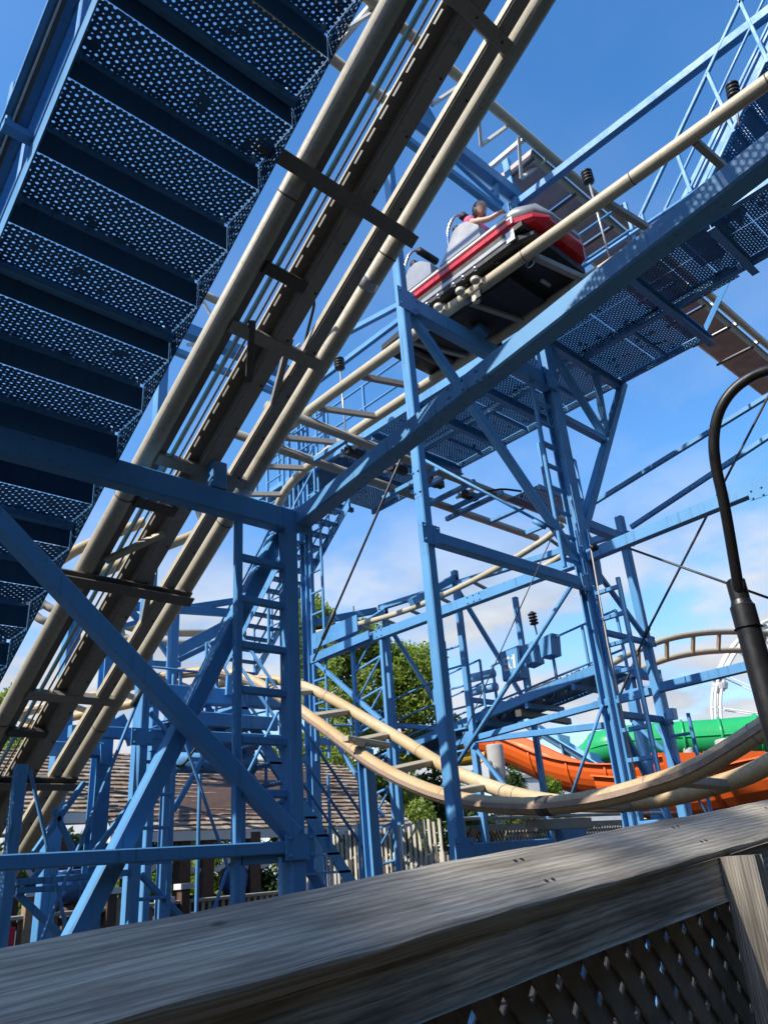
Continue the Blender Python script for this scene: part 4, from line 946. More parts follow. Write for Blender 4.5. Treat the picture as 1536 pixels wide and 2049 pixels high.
fm_ = thing('support_structure', 'distant blue steel frame at left between the lift stairs and lift track', 'steel frame', aY(308, 1300, 10))
vcol(fm_, 330, 640, 10.0, .17); vcol(fm_, 350, 1200, 11.2, .14); vcol(fm_, 152, 1190, 11, .2)
ybm(fm_, 225, 1210, 480, 1228, 12, .12, .14); ybm(fm_, 360, 1219, 480, 1201, 12, .10, .12); ybm(fm_, 352, 1305, 452, 1252, 12, .14, .2)
ybm(fm_, 355, 1322, 452, 1275, 12.2, .08, .1); ybm(fm_, 230, 1190, 300, 1262, 12, .10, .10, 'brace'); ybm(fm_, 300, 1258, 350, 1330, 12, .08, .08, 'brace')
ybm(fm_, 228, 1258, 300, 1238, 12, .08, .08); ybm(fm_, 160, 1320, 360, 1330, 12, .08, .09)
ybm(fm_, 150, 1500, 250, 1440, 9.5, .12, .16); ybm(fm_, 255, 1484, 330, 1455, 9.5, .08, .12)
ybm(fm_, 345, 650, 600, 757, 10, .2, .24); ybm(fm_, 345, 700, 580, 797, 10, .10, .12); ybm(fm_, 500, 738, 580, 790, 10, .07, .07, 'brace')
ybm(fm_, 375, 690, 440, 688, 10, .05, .06, 'strut', 'white_paint'); ybm(fm_, 520, 690, 592, 698, 10, .05, .06, 'strut', 'white_paint'); ybm(fm_, 550, 738, 600, 690, 10, .06, .07, 'strut', 'white_paint')
ybm(fm_, 395, 585, 440, 660, 10, .05, .06, 'strut', 'white_paint')
tube(fm_, 'rail', [aY(392, 582, 10), aY(470, 618, 10)], .078, 'cream_paint', 12)
vcol(fm_, 404, 1420, 11, .05, 4.5); vcol(fm_, 345, 1420, 11, .05, 4.5)
for v_ in (1435, 1462): ybm(fm_, 320, v_ + 10, 560, v_ - 45, 11, .03, .03, 'handrail')

bt2 = thing('rear_turn_track', 'cream track rising behind the lift track at left', 'coaster track', aT(250, 1100, 13))
o1 = spline([aT(70, 1150, 12), aT(115, 1125, 12.3), aT(165, 1095, 12.6), aT(250, 1060, 13), aT(345, 1022, 13.4), aT(420, 985, 13.8)], 5)
o2 = spline([aT(110, 1178, 11.6), aT(170, 1160, 12), aT(287, 1110, 12.8), aT(377, 1075, 13.3), aT(440, 1045, 13.7)], 5)
track(bt2, o1, o2, 1.0, .085, 'rusty_cream_paint', 'grey_cream_paint')
bt3 = thing('low_rear_track', 'level cream track far behind, at the left below the sky', 'coaster track', aT(350, 1280, 17))
track(bt3, [aT(200, 1235, 16), aT(270, 1258, 16.4), aT(350, 1266, 17), aT(490, 1268, 18)], [aT(205, 1262, 16), aT(270, 1283, 16.2), aT(350, 1287, 16.6), aT(490, 1290, 17.6)], 1.2, .085, 'cream_paint', 'grey_cream_paint')
bt4 = thing('side_rear_track', 'pale curved track end showing left of the lift stairs edge', 'coaster track', aT(90, 1220, 15))
track(bt4, spline([aT(40, 1195, 15), aT(70, 1230, 15), aT(100, 1245, 15), aT(180, 1250, 15.5)], 5), spline([aT(70, 1190, 15.5), aT(90, 1210, 15.5), aT(120, 1222, 15.5), aT(190, 1226, 16)], 5), .9, .08, 'grey_cream_paint')
hb = thing('hump_beam', 'wide blue cross beam under the hump of the low track', 'steel beam', aY(430, 1400, 9.7))
ybm(hb, 296, 1386, 590, 1406, 9.7, .22, .22); vcol(hb, 566, 1400, 9.75, .10); vcol(hb, 310, 1400, 9.75, .10)
poly_plate(hb, 'saddle', [aY(452, 1352, 9.58), aY(466, 1353, 9.58), aY(468, 1392, 9.58), aY(450, 1391, 9.58)], .05)

# far stairs up to the walkway (run along Y)
fs_ = thing('far_stairs', 'blue perforated stairs behind the nearest column, climbing to the walkway', 'staircase', aX(432, 1335, 7.95))
pA, pB = aX(440, 1345, 7.95), aX(632, 985, 7.95); sl = pB - pA
for x in (0, .78): slab(fs_, 'stringer', pA + V((x, 0, -.12)), sl, V((0, 0, .24)), .012, 'blue_paint')
nst = 15
for k in range(nst):
    p = pA + sl * ((k + .3) / nst); perf(fs_, 'tread', p, V((.78, 0, 0)), V((0, .24, 0))); beam(fs_, 'nosing', p + V((0, 0, -.02)), p + V((.78, 0, -.02)), .012, .05, ch=.003)
for x in (-.02, .80):
    for h in (.95, .5): rod(fs_, 'handrail', pA + V((x, 0, h)), pB + V((x, 0, h)), .022)
    for k in range(6): q = pA + sl * (k / 5) + V((x, 0, 0)); beam(fs_, 'post', q, q + V((0, 0, .97)), .04, .04, up=(0, 1, 0))
# lower stairs to the ground (run along X)
ls_ = thing('lower_stairs', 'blue steel stairs descending to the picket fence right of the nearest column', 'staircase', aY(712, 1790, 9.0))
pA, pB = aY(470, 1395, 9.0), aY(722, 1795, 9.0); sl = pB - pA
for y in (0, .75): slab(ls_, 'stringer', pA + V((0, y, -.13)), sl, V((0, 0, .26)), .014, 'blue_paint')
for k in range(11):
    p = pA + sl * ((k + .5) / 11); slab(ls_, 'tread', p + V((-.12, 0, 0)), V((.25, 0, 0)), V((0, .75, 0)), .03, 'blue_paint')
for y in (-.02, .77):
    for h in (.95, .5): rod(ls_, 'handrail', pA + V((0, y, h)), pB + V((.35, y, h - .2)), .022)
    for k in range(5): q = pA + sl * (k / 4) + V((0, y, 0)); beam(ls_, 'post', q, q + V((0, 0, .95)), .04, .04, up=(0, 1, 0))
ld = thing('stair_landing', 'dark blue grated landing at the head of the lower stairs', 'landing', aY(430, 1440, 9.3))
q = aY(392, 1425, 8.9); perf(ld, 'deck_panel', q, V((1.25, 0, 0)), V((0, 1.6, 0)))
beam(ld, 'edge_channel', q + V((0, 0, -.08)), q + V((1.25, 0, -.08)), .06, .18); beam(ld, 'edge_channel', q + V((0, 1.6, -.08)), q + V((1.25, 1.6, -.08)), .06, .18)
beam(ld, 'edge_channel', q + V((-.2, .8, -.3)), q + V((1.4, .8, -.3)), .10, .14); rod(ld, 'air_tank', q + V((.0, .5, -.55)), q + V((1.2, .5, -.55)), .13, 'blue_paint', 14)
handrail(ld, [q + V((0, 1.58, 0)), q + V((1.25, 1.58, 0))], .95, .04, (1, .55), .6)
for x in (.05, 1.2): beam(ld, 'column', V((q.x + x, q.y + .8, 0)), V((q.x + x, q.y + .8, q.z - .3)), .10, .10, up=(0, 1, 0))
rr = random.Random(11)
for k in range(7):
    a = q + V((rr.uniform(0, 1.2), rr.uniform(.1, 1), -.35)); b = a + V((rr.uniform(-.5, .5), .1, rr.uniform(-.1, .05)))
    tube(ld, 'cable', spline([a, a.lerp(b, .5) + V((0, 0, -.25)), b], 6), .018, 'black_rubber', 6)
# mid-distance guard rail in front of the tree
gr = thing('guard_rail', 'thin blue guard rail behind the low track in front of the tree', 'railing', aY(660, 1480, 13))
for v0, v1 in ((1418, 1424), (1450, 1454)): rod(gr, 'handrail', aY(612, v0, 13), aY(770, v1, 13), .022)
for u in (648, 702, 760): beam(gr, 'post', aY(u, 1420, 13), aY(u + 4, 1478, 13), .04, .04, up=(0, 1, 0))
beam(gr, 'edge_beam', aY(612, 1482, 13), aY(790, 1490, 13), .12, .14)

# ------------------------------------------------------------------ pavilion
pv = thing('pavilion', 'open wooden pavilion with weathered shingle roof and white fascia at lower left', 'pavilion', (12, 19, 0))
wood_sh = 0
def shingles(parent, a, b, c, d, rows, per, budget, seed, rand=.02):
    """a-b eave, d-c upper edge"""
    global wood_sh
    a, b, c, d = V(a), V(b), V(c), V(d); r = random.Random(seed); nn = (b - a).cross(d - a).normalized()
    if nn.z < 0: nn = -nn
    allv, allf = [], []
    for j in range(rows):
        l0, r0 = a.lerp(d, j / rows), b.lerp(c, j / rows); l1, r1 = a.lerp(d, min(1, (j + 1.25) / rows)), b.lerp(c, min(1, (j + 1.25) / rows))
        n = max(3, round((r0 - l0).length / per)); cuts = [0.0]
        off = r.uniform(0, .8)
        for i in range(1, n): cuts.append((i + r.uniform(-.25, .25)) / n)
        cuts.append(1.0)
        for f0, f1 in zip(cuts, cuts[1:]):
            g = .004 / max(.1, (r0 - l0).length); drop = r.uniform(-.02, .02)
            th = .018 + r.uniform(0, .014)
            p0, p1 = l0.lerp(r0, f0 + g), l0.lerp(r0, f1 - g); p2, p3 = l1.lerp(r1, f1 - g), l1.lerp(r1, f0 + g)
            dv = (p0 - p3).normalized() * drop; p0 += dv; p1 += dv
            vs_ = [p0 + nn * (th + .02), p1 + nn * (th + .02), p2 + nn * .006, p3 + nn * .006, p0 + nn * .012, p1 + nn * .012, p2, p3]
            fs = [(0, 1, 2, 3), (0, 4, 5, 1), (1, 5, 6, 2), (3, 7, 4, 0), (7, 6, 5, 4)]
            if wood_sh < budget:
                link('shingle', vs_, fs, 'shingle', parent); wood_sh += 1
            else:
                k = len(allv); allv += vs_; allf += [tuple(k + i for i in f) for f in fs]
    if allv: link('upper_shingles', allv, allf, 'shingle', parent, kind='stuff')
e0, e1 = aZ(230, 1669, 2.28), aZ(826, 1652, 2.28)
PZ, PY0 = 2.28, e0.y
r0_, r1_ = V((1.0, 16.0, 4.06)), V((13.3, 16.0, 4.02)); b0_, b1_ = V((1.0, 17.9, 3.1)), V((14.0, 17.9, 3.1))
eL = V((e0.x, 12.9, 2.62)); wL = V((0.6, 12.75, 2.62))
def quad(parent, name, pts, mat): return slab(parent, name, pts[0], V(pts[1]) - V(pts[0]), V(pts[3]) - V(pts[0]), .03, mat) if False else poly_plate(parent, name, pts, .03, mat)
rs_ = V((e0.x + .2, 16.0, 4.06))
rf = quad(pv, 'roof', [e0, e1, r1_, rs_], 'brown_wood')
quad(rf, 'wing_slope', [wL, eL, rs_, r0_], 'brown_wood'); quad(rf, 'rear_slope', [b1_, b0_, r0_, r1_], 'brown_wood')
shingles(rf, e0, e1, r1_, rs_, 19, .21, 290, 5); shingles(rf, wL, eL, rs_, r0_, 17, .21, 0, 22)
def fascia(p, a, b, h=.135): return slab(p, 'fascia', V(a) + V((0, -.03, -h)), V(b) - V(a), V((0, 0, h + .015)), .035, 'white_paint')
fascia(rf, e0, e1); fascia(rf, wL, eL); slab(rf, 'fascia', e0 + V((-.03, 0, -.17)), eL - e0, V((0, 0, .19)), .035, 'white_paint')
slab(rf, 'verge_board', e1 + V((.02, 0, -.12)), r1_ - e1, V((0, 0, .15)), .04, 'white_paint')
slab(rf, 'soffit', e0 + V((0, .02, -.10)), e1 - e0, V((0, 5.2, .3)), .03, 'grey_wood'); slab(rf, 'soffit', wL + V((0, .03, -.12)), eL - wL, V((0, 4.6, .3)), .03, 'grey_wood')
posts = [V((aY(u, 1700, 12.75).x, 12.75, 0)) for u in (262, 365, 412, 505, 640)] + [V((aY(u, 1700, 13.2).x, 13.2, 0)) for u in (30, 120, 196)]
for p in posts:
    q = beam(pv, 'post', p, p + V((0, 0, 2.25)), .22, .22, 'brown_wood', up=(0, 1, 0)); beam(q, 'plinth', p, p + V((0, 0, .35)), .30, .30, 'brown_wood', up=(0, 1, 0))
for p in posts[:1] + posts[2:4] + posts[5:8]:
    d = V((1, 0, 0))
    for dd in (d, -d):
        arc = [p + dd * (.1 + .45 * math.sin(a)) + V((0, -.02, 2.12 - .45 * (1 - (1 - math.cos(a))))) for a in [i * math.pi / 12 for i in range(7)]]
        vs_, fs = [], []
        for pt in arc:
            for o_ in (V((0, -.03, -.035)), V((0, .03, -.035)), V((0, .03, .035)), V((0, -.03, .035))): vs_.append(pt + o_ + dd * (.03 if o_.z < 0 else 0))
        for i in range(6):
            for k in range(4): fs.append((i * 4 + k, i * 4 + (k + 1) % 4, (i + 1) * 4 + (k + 1) % 4, (i + 1) * 4 + k))
        link('arch_brace', vs_, fs, 'white_paint', pv)
pf = thing('porch_railing', 'brown wooden porch railing with pickets and white post caps under the pavilion', 'railing', (6, 11.9, 0))
def picket_run(t, a, b, h, pitch, w, mat, rails=(.25, .9), railm=None, top=None, jag=.0, z0=.06):
    a, b = V(a), V(b); d = b - a; L_ = d.length; d.normalize(); n = int(L_ / pitch); side = V((-d.y, d.x, 0)); r = random.Random(int(L_ * 100))
    for i in range(n):
        p = a + d * (pitch * (i + .5)) + V((0, 0, z0)); hh = h - z0 + r.uniform(-jag, jag)
        lean = d * r.uniform(-.012, .012) * (1 if jag else 0)
        vs_, fs = prism_geo(p, p + V((0, 0, hh)) + lean, rect_prof(w, .022, .003), side); link('picket', vs_, fs, mat, t)
    for f in rails: beam(t, 'rail', a + V((0, 0, h * f)) + side * .035, b + V((0, 0, h * f)) + side * .035, .04, .10, railm or mat)
    if top: beam(t, 'top_rail', a + V((0, 0, h + .03)), b + V((0, 0, h + .03)), .14, .05, top)
RY_ = 11.85
def rx(u): return aY(u, 1800, RY_).x
picket_run(pf, (rx(-60), RY_, 0), (rx(235), RY_, 0), 1.22, .12, .05, 'tan_wood', (.2, .94), 'brown_wood', top='grey_wood')
picket_run(pf, (rx(235), RY_, 0), (rx(372), RY_, 0), 1.22, .12, .06, 'tan_wood', (.2, .94), 'brown_wood', top='grey_wood')
picket_run(pf, (rx(372), RY_, 0), (rx(560), RY_, 0), 1.22, .12, .06, 'fence_wood', (.2, .94), 'brown_wood', top='grey_wood')
for u, v, mt in ((62, 1786, 'tan_wood'), (222, 1781, 'brown_wood'), (240, 1792, 'tan_wood'), (368, 1772, 'brown_wood'), (330, 1800, 'brown_wood')):
    p = aY(u, v, RY_ - .02); q = beam(pf, 'newel', (p.x, p.y, 0), (p.x, p.y, p.z - .03), .15, .15, mt, up=(0, 1, 0))
    if mt == 'brown_wood' or u == 62: beam(q, 'cap', (p.x, p.y, p.z - .05), (p.x, p.y, p.z + .03), .23, .23, 'white_paint', up=(0, 1, 0))
p = aY(24, 1860, RY_ - .1); slab(pf, 'red_panel', V((p.x - .25, p.y, 0)), V((.3, .0, 0)), V((0, 0, 1.15)), .04, 'red_paint')
p = aT(8, 1600, 17); cn = lathe(None, 'canopy_tent', V((p.x, p.y, p.z - .75)), (0, 0, 1), [(.62, 0), (.62, .02), (.30, .55), (.05, .95), (.02, 1.0)], 'white_paint', 12, False); tag(cn, 'white canopy tent peak at the far left edge behind the lift track', 'tent')
for k in range(4): a = k * 1.57 + .5; rod(cn, 'tent_leg', V((p.x + math.cos(a) * .6, p.y + math.sin(a) * .6, 0)), V((p.x + math.cos(a) * .6, p.y + math.sin(a) * .6, p.z - .74)), .03, 'white_paint')

# ------------------------------------------------------------------ picket fence, lattice fence
kf = thing('picket_fence', 'sunlit weathered picket fence right of the nearest column, with a braced gate', 'fence', (8.95, 10, 0))
picket_run(kf, (8.98, 11.95, 0), (8.85, 8.32, 0), 2.1, .112, .056, 'fence_wood', (.30, .74), 'grey_wood', jag=.03)
for y in (10.55, 9.75, 8.4): beam(kf, 'post', (8.86, y, 0), (8.86, y, 1.66), .10, .10, 'fence_wood', up=(0, 1, 0))
for a, b in (((8.83, 10.5, .9), (8.83, 9.8, 1.45)), ((8.83, 10.5, .5), (8.83, 9.8, .95))): beam(kf, 'gate_brace', a, b, .05, .08, 'grey_wood', up=(1, 0, 0))
lf = thing('lattice_fence', 'weathered board and lattice fence in dappled sun below the dipping track', 'fence', (11.5, 8.3, 0))
LY = 8.3
beam(lf, 'post', (9.12, LY - .06, 0), (9.12, LY - .06, 2.1), .10, .10, 'grey_wood', up=(0, 1, 0)); beam(lf, 'post', (9.38, LY - .03, 0), (9.38, LY - .03, 1.95), .09, .09, 'tan_wood', up=(0, 1, 0))
for z, h in ((2.08, .045), (1.94, .09), (.3, .10)): beam(lf, 'rail', (9.1, LY - (.06 if z > 2 else 0), z), (16.0, LY - (.06 if z > 2 else 0), z), .13 if z > 2 else .05, h, 'grey_wood')
for k in range(78):
    x = 9.3 + k * .085
    if k < 11: continue
    vs_, fs = prism_geo((x - .9, LY + .03, .35), (x + .05, LY + .03, 1.9), rect_prof(.042, .012, .002), (0, 1, 0)); link('lattice_slat', vs_, fs, 'grey_wood', lf)
    vs_, fs = prism_geo((x + .05, LY + .045, .35), (x - .9, LY + .045, 1.9), rect_prof(.042, .012, .002), (0, 1, 0)); link('lattice_slat', vs_, fs, 'brown_wood', lf)

# ------------------------------------------------------------------ trees and shrubs
def leaves(name, clumps, n, size, mat, parent, seed, aspect=.6, kind=None):
    r = random.Random(seed); vs_, fs = [], []
    tot = sum(c[1][0] * c[1][1] * c[1][2] for c in clumps)
    for c, rad in clumps:
        m_ = max(20, int(n * rad[0] * rad[1] * rad[2] / tot))
        for _ in range(m_):
            while True:
                p = V((r.uniform(-1, 1), r.uniform(-1, 1), r.uniform(-1, 1)))
                if p.length <= 1: break
            p = p * (0.55 + .45 * r.random()) if r.random() < .3 else p.normalized() * r.uniform(.62, 1.05)
            q = V(c) + V((p.x * rad[0], p.y * rad[1], p.z * rad[2]))
            nn = V((r.gauss(0, 1), r.gauss(0, 1), r.gauss(.5, 1))).normalized(); s_, u_ = frame(nn, (0.3, .2, 1)); a = r.uniform(0, 6.28)
            e1_ = (s_ * math.cos(a) + u_ * math.sin(a)) * size * r.uniform(.7, 1.3); e2_ = (u_ * math.cos(a) - s_ * math.sin(a)) * size * aspect * r.uniform(.7, 1.2)
            k = len(vs_); vs_ += [q - e1_, q - e2_ * .8 + nn * size * .12, q + e1_, q + e2_ * .8 + nn * size * .12]; fs.append((k, k + 1, k + 2, k + 3))
    return link(name, vs_, fs, mat, parent, kind=kind)
def tree(name, label, base, h, crown, nclump, n, size, mat, seed, trunk=.12, csize=(.28, .5), group=None):
    """crown: list of (center offset, radii) ellipsoids that hold the clumps"""
    base = V(base); t = thing(name, label, 'tree', base, group); r = random.Random(seed)
    tk = tube(t, 'trunk', [base, base + V((.05, .0, h * .35)), base + V((-.03, .05, h * .7)), base + V((0, 0, h * .95))], [trunk, trunk * .75, trunk * .45, trunk * .12], 'bark', 10)
    cl = []
    for (c, rad) in crown:
        for _ in range(nclump):
            p = V((r.gauss(0, 1), r.gauss(0, 1), r.gauss(0, 1))).normalized() * (r.random() ** .45)
            q = base + V(c) + V((p.x * rad[0], p.y * rad[1], p.z * rad[2])); s_ = r.uniform(*csize); cl.append((q, (s_, s_, s_ * .8)))
            if r.random() < .5:
                z0 = max(h * .25, min(h * .9, q.z - base.z - .8)); b0 = base + V((0, 0, z0)); tube(tk, 'limb', [b0, b0.lerp(q, .5) + V((0, 0, .1)), q], [trunk * .3, trunk * .2, trunk * .06], 'bark', 5)
    leaves('crown', cl, n, size, mat, t, seed + 1)
    return t
tb = aT(735, 1700, 20); tb.z = 0
tree('leafy_tree', 'tall leafy green tree behind the blue frames near the centre', tb, 9.0,
     [((-.4, .3, 5.3), (2.0, 2.0, 2.2)), ((.7, -.4, 4.3), (2.0, 1.9, 2.0)), ((-1.05, .85, 7.9), (.45, .45, 1.0)), ((-.1, .1, 7.2), (1.2, 1.2, .8)), ((1.1, -1.0, 6.0), (1.0, 1.0, 1.6)), ((-.1, .2, 2.4), (2.2, 2.2, 1.3))], 34, 44000, .085, 'leaf_green', 41, .16, (.32, .56))
tb = aT(-20, 1700, 24); tb.z = 0
tree('leafy_tree', 'green tree at the left edge below the lift stairs', tb, 8.5, [((0, 0, 6.5), (1.2, 1.2, 1.5)), ((.4, -.2, 5), (1.2, 1.2, 1.3))], 16, 5000, .09, 'leaf_green', 52, .15)
tb = aT(95, 1700, 26); tb.z = 0
tree('leafy_tree', 'small green treetop behind the lift track at lower left', tb, 6.2, [((0, 0, 5.0), (1.0, 1.0, 1.2))], 14, 3000, .09, 'leaf_lime', 53, .12)
tb = aT(885, 1700, 22); tb.z = 0
tree('leafy_tree', 'darker green tree right of the big leafy tree, behind the second column', tb, 5.5, [((0, 0, 3.6), (.9, .9, 1.7))], 16, 4000, .085, 'leaf_dark', 54, .12)
def conifer(label, u, v, t_, h, w, mat, seed):
    b = aT(u, v, t_); b.z = 0; t = thing('conifer', label, 'tree', b, 'small conifers under the water slides'); r = random.Random(seed)
    tube(t, 'trunk', [b, b + V((0, 0, h))], [.08, .02], 'bark', 8); cl = []
    for k in range(60):
        f = r.random(); a = r.uniform(0, 6.28); rr_ = w * (1 - f) ** .8 * r.uniform(.5, 1.0); cl.append((b + V((math.cos(a) * rr_, math.sin(a) * rr_, h * (.12 + .86 * f))), (.22, .22, .30)))
    leaves('crown', cl, 4200, .075, mat, t, seed, .35)
conifer('dark conifer beside the grey concrete pillar', 1035, 1600, 20, 3.55, .8, 'leaf_dark', 61)
conifer('yellow-green conifer under the orange slide, right of the dark conifer', 1108, 1610, 19, 3.1, .8, 'leaf_lime', 62)
for i, (u, v, t_, w, mt, lab) in enumerate(((75, 1768, 17.2, .55, 'leaf_lime', 'bright green shrub at far left behind the porch railing'), (285, 1745, 17.5, .6, 'leaf_lime', 'bright green shrub seen just left of the thin left column'), (395, 1745, 17.5, .7, 'leaf_green', 'flowering green shrub right of the left ladder'), (450, 1750, 17.5, .55, 'leaf_dark', 'dark leafy shrub beside the blue pot'))):
    c = aY(u, v, 18.6); b = V((c.x, c.y, 0)); s_ = thing('shrub', lab, 'shrub', b, 'shrubs around the pavilion'); r = random.Random(70 + i)
    tube(s_, 'stem', [b, b + V((0, 0, 1.2))], [.03, .015], 'bark', 6)
    cl = [(V((c.x, c.y, c.z - .15)) + V((r.uniform(-w, w), r.uniform(-w, w), r.uniform(-.55, .45))), (.25, .25, .22)) for _ in range(14)]
    leaves('foliage', cl, 1800, .06, mt, s_, 80 + i)
    if i in (0, 2):
        for k in range(8): p = V((c.x, c.y, c.z)) + V((r.uniform(-w, w), -w, r.uniform(-.4, .4))); lathe(s_, 'flower', p, (0, -1, .3), [(.03, 0), (.05, .02), (.02, .04)], 'yellow_flower', 8)
for (u, v, t_, r_, lab) in ((138, 1772, 12.6, .24, 'round blue flower pot at left behind the railing'), (468, 1757, 12.9, .27, 'big blue flower pot in the shade under the pavilion')):
    c = aY(u, v, t_); o = lathe(None, 'flower_pot', c + V((0, 0, -r_)), (0, 0, 1), [(r_ * .55, 0), (r_ * .95, r_ * .5), (r_, r_ * 1.1), (r_ * .85, r_ * 1.7), (r_ * .95, r_ * 1.8), (r_ * .9, r_ * 1.9), (r_ * .8, r_ * 1.75)], 'blue_pot', 20); tag(o, lab, 'flower pot')
    lathe(o, 'pot_stand', V((c.x, c.y, 0)), (0, 0, 1), [(.12, 0), (.10, .05), (.10, c.z - r_)], 'brown_wood', 12)

# ------------------------------------------------------------------ water slides
def halfpipe(t, name, path, r, mat, a0=0, a1=180, n=14, th=.04, rim=.12):
    path = spline(path, 6); vs_, fs = [], []; N = len(path); ang = [math.radians(a0 + (a1 - a0) * i / n) for i in range(n + 1)]
    prof = [(math.cos(a) * -1, -math.sin(a)) for a in ang]
    ring = [(x * r, z * r) for x, z in prof]; ring = [(ring[0][0] - rim, ring[0][1])] + ring + [(ring[-1][0] + rim, ring[-1][1])]
    inner = [(x * (1 - th / r), z * (1 - th / r) + (0 if 0 < i < len(ring) - 1 else th)) for i, (x, z) in enumerate(ring)][::-1]
    full = ring + inner; m_ = len(full)
    for i, p in enumerate(path):
        d = path[min(i + 1, N - 1)] - path[max(i - 1, 0)]; d.z = 0; d.normalize(); s_ = V((d.y, -d.x, 0))
        vs_ += [p + s_ * x + V((0, 0, z)) for x, z in full]
    for i in range(N - 1):
        for k in range(m_): fs.append((i * m_ + k, i * m_ + (k + 1) % m_, (i + 1) * m_ + (k + 1) % m_, (i + 1) * m_ + k))
    fs.append(tuple(range(m_ - 1, -1, -1))); fs.append(tuple((N - 1) * m_ + k for k in range(m_)))
    return link(name, vs_, fs, mat, t, smooth=False), path
so_ = thing('water_slide', 'orange open water slide chute curving behind the blue frames', 'water slide', aT(1180, 1560, 24))
o, pth = halfpipe(so_, 'chute', [aT(820, 1475, 30), aT(900, 1462, 29), aT(975, 1463, 28), aT(1040, 1484, 27), aT(1110, 1514, 26), aT(1180, 1530, 25.2), aT(1250, 1534, 24.6), aT(1330, 1520, 24.2)], 1.05, 'orange_plastic')
for k in (9, 16, 22, 28, 34):
    if k < len(pth) - 1:
        d = (pth[k + 1] - pth[k]); d.z = 0; d.normalize(); s_ = V((d.y, -d.x, 0))
        tube(o, 'joint_flange', [pth[k] + s_ * (-math.cos(a) * 1.07) + V((0, 0, -math.sin(a) * 1.07)) for a in [i * math.pi / 12 for i in range(13)]], .035, 'orange_plastic', 6)
so2 = thing('water_slide', 'big orange slide bowl at right edge under the green tube', 'water slide', aT(1450, 1600, 19))
o, pth = halfpipe(so2, 'chute', [aT(1240, 1552, 21.5), aT(1310, 1556, 20.5), aT(1390, 1552, 19.5), aT(1470, 1540, 18.8), aT(1550, 1520, 18.2), aT(1640, 1500, 18)], 1.05, 'orange_plastic')
for k in (5, 11, 17):
    d = (pth[k + 1] - pth[k]); d.z = 0; d.normalize(); s_ = V((d.y, -d.x, 0))
    tube(o, 'joint_flange', [pth[k] + s_ * (-math.cos(a) * 1.07) + V((0, 0, -math.sin(a) * 1.07)) for a in [i * math.pi / 12 for i in range(13)]], .035, 'orange_plastic', 6)
wl_ = aT(1300, 1492, 25); 
for (u0, u1, v0, v1, t_) in ((1285, 1345, 1508, 1560, 23.5), (1350, 1415, 1508, 1565, 23), (1420, 1545, 1505, 1560, 22.5)):
    a, b, c = aT(u0, v1, t_), aT(u1, v1, t_), aT(u0, v0, t_); slab(so2, 'splash_wall', a, b - a, V((0, 0, (c - a).length)), .05, 'orange_plastic')
gs = thing('water_slide', 'green enclosed tube slide at right, below the observation wheel', 'water slide', aT(1400, 1470, 30))
gp = spline([aT(1215, 1560, 33), aT(1190, 1530, 32.5), aT(1195, 1506, 32), aT(1225, 1492, 31.5), aT(1290, 1484, 31), aT(1380, 1479, 30.5), aT(1470, 1473, 30), aT(1560, 1464, 29.6), aT(1680, 1450, 29.4)], 6)
gt = tube(gs, 'tube_shell', gp, .70, 'green_plastic', 24)
for k in range(4, len(gp) - 1, 5):
    rod(gt, 'joint_flange', gp[k], gp[k] + (gp[k + 1] - gp[k]).normalized() * .09, .78, 'green_plastic', 24)
for sg in (-1, 1):
    tube(gt, 'seam', [p + V((0, 0, .02)) + V(((gp[min(i + 1, len(gp) - 1)] - gp[max(i - 1, 0)]).normalized().y, -(gp[min(i + 1, len(gp) - 1)] - gp[max(i - 1, 0)]).normalized().x, 0)) * (.71 * sg) for i, p in enumerate(gp)], .035, 'green_plastic', 6)
bs = thing('water_slide', 'pale blue straight slide chute above the orange chute', 'water slide', aT(1130, 1490, 31))
ba, bb = aT(1000, 1400, 33), aT(1275, 1562, 29)
o, pth = halfpipe(bs, 'chute', [ba, ba.lerp(bb, .33), ba.lerp(bb, .66), bb], .62, 'sky_plastic', 20, 160, 4)
for f in (.28, .5, .72, .9): p = ba.lerp(bb, f); s_ = V(((bb - ba).normalized().y, -(bb - ba).normalized().x, 0)); poly_plate(o, 'rib', [p - s_ * .85 + V((0, 0, .1)), p + s_ * .85 + V((0, 0, .1)), p + s_ * .5 + V((0, 0, -.75)), p - s_ * .5 + V((0, 0, -.75))], .06, 'sky_plastic')
ys = thing('water_slide', 'small yellow and white slide end seen left of the concrete pillar', 'water slide', aT(930, 1520, 26))
halfpipe(ys, 'chute', [aT(880, 1505, 27), aT(920, 1510, 26.5), aT(955, 1505, 26)], .38, 'yellow_plastic')
for (u, v0, v1, t_, r_, lab) in ((988, 1490, 1640, 24, .26, 'pale round concrete pillar under the orange slide'), (1462, 1478, 1560, 26, .55, 'wide grey concrete pillar under the green tube'), (1375, 1497, 1560, 30, .2, 'slim concrete pillar between green tube and orange bowl')):
    c = aT(u, v0, t_); o = lathe(None, 'concrete_pillar', V((c.x, c.y, 0)), (0, 0, 1), [(r_ * 1.02, 0), (r_, .3), (r_, c.z - .05), (r_ * .95, c.z)], 'concrete', 22); tag(o, lab, 'pillar', 'pillars holding the water slides')
yb_ = thing('low_building', 'low yellow and white building corner behind the conifers', 'building', aT(1080, 1600, 34))
q = aT(985, 1560, 36); slab(yb_, 'wall', V((q.x, q.y, 0)), V((6.5, -3.5, 0)), V((0, 0, q.z)), .3, 'white_paint'); slab(yb_, 'yellow_band', V((q.x - .05, q.y - .08, 2.2)), V((3.2, -1.72, 0)), V((0, 0, .9)), .3, 'yellow_plastic')
slab(yb_, 'parapet', V((q.x, q.y - .1, q.z)), V((6.5, -3.5, 0)), V((0, 0, .15)), .4, 'grey_wood')

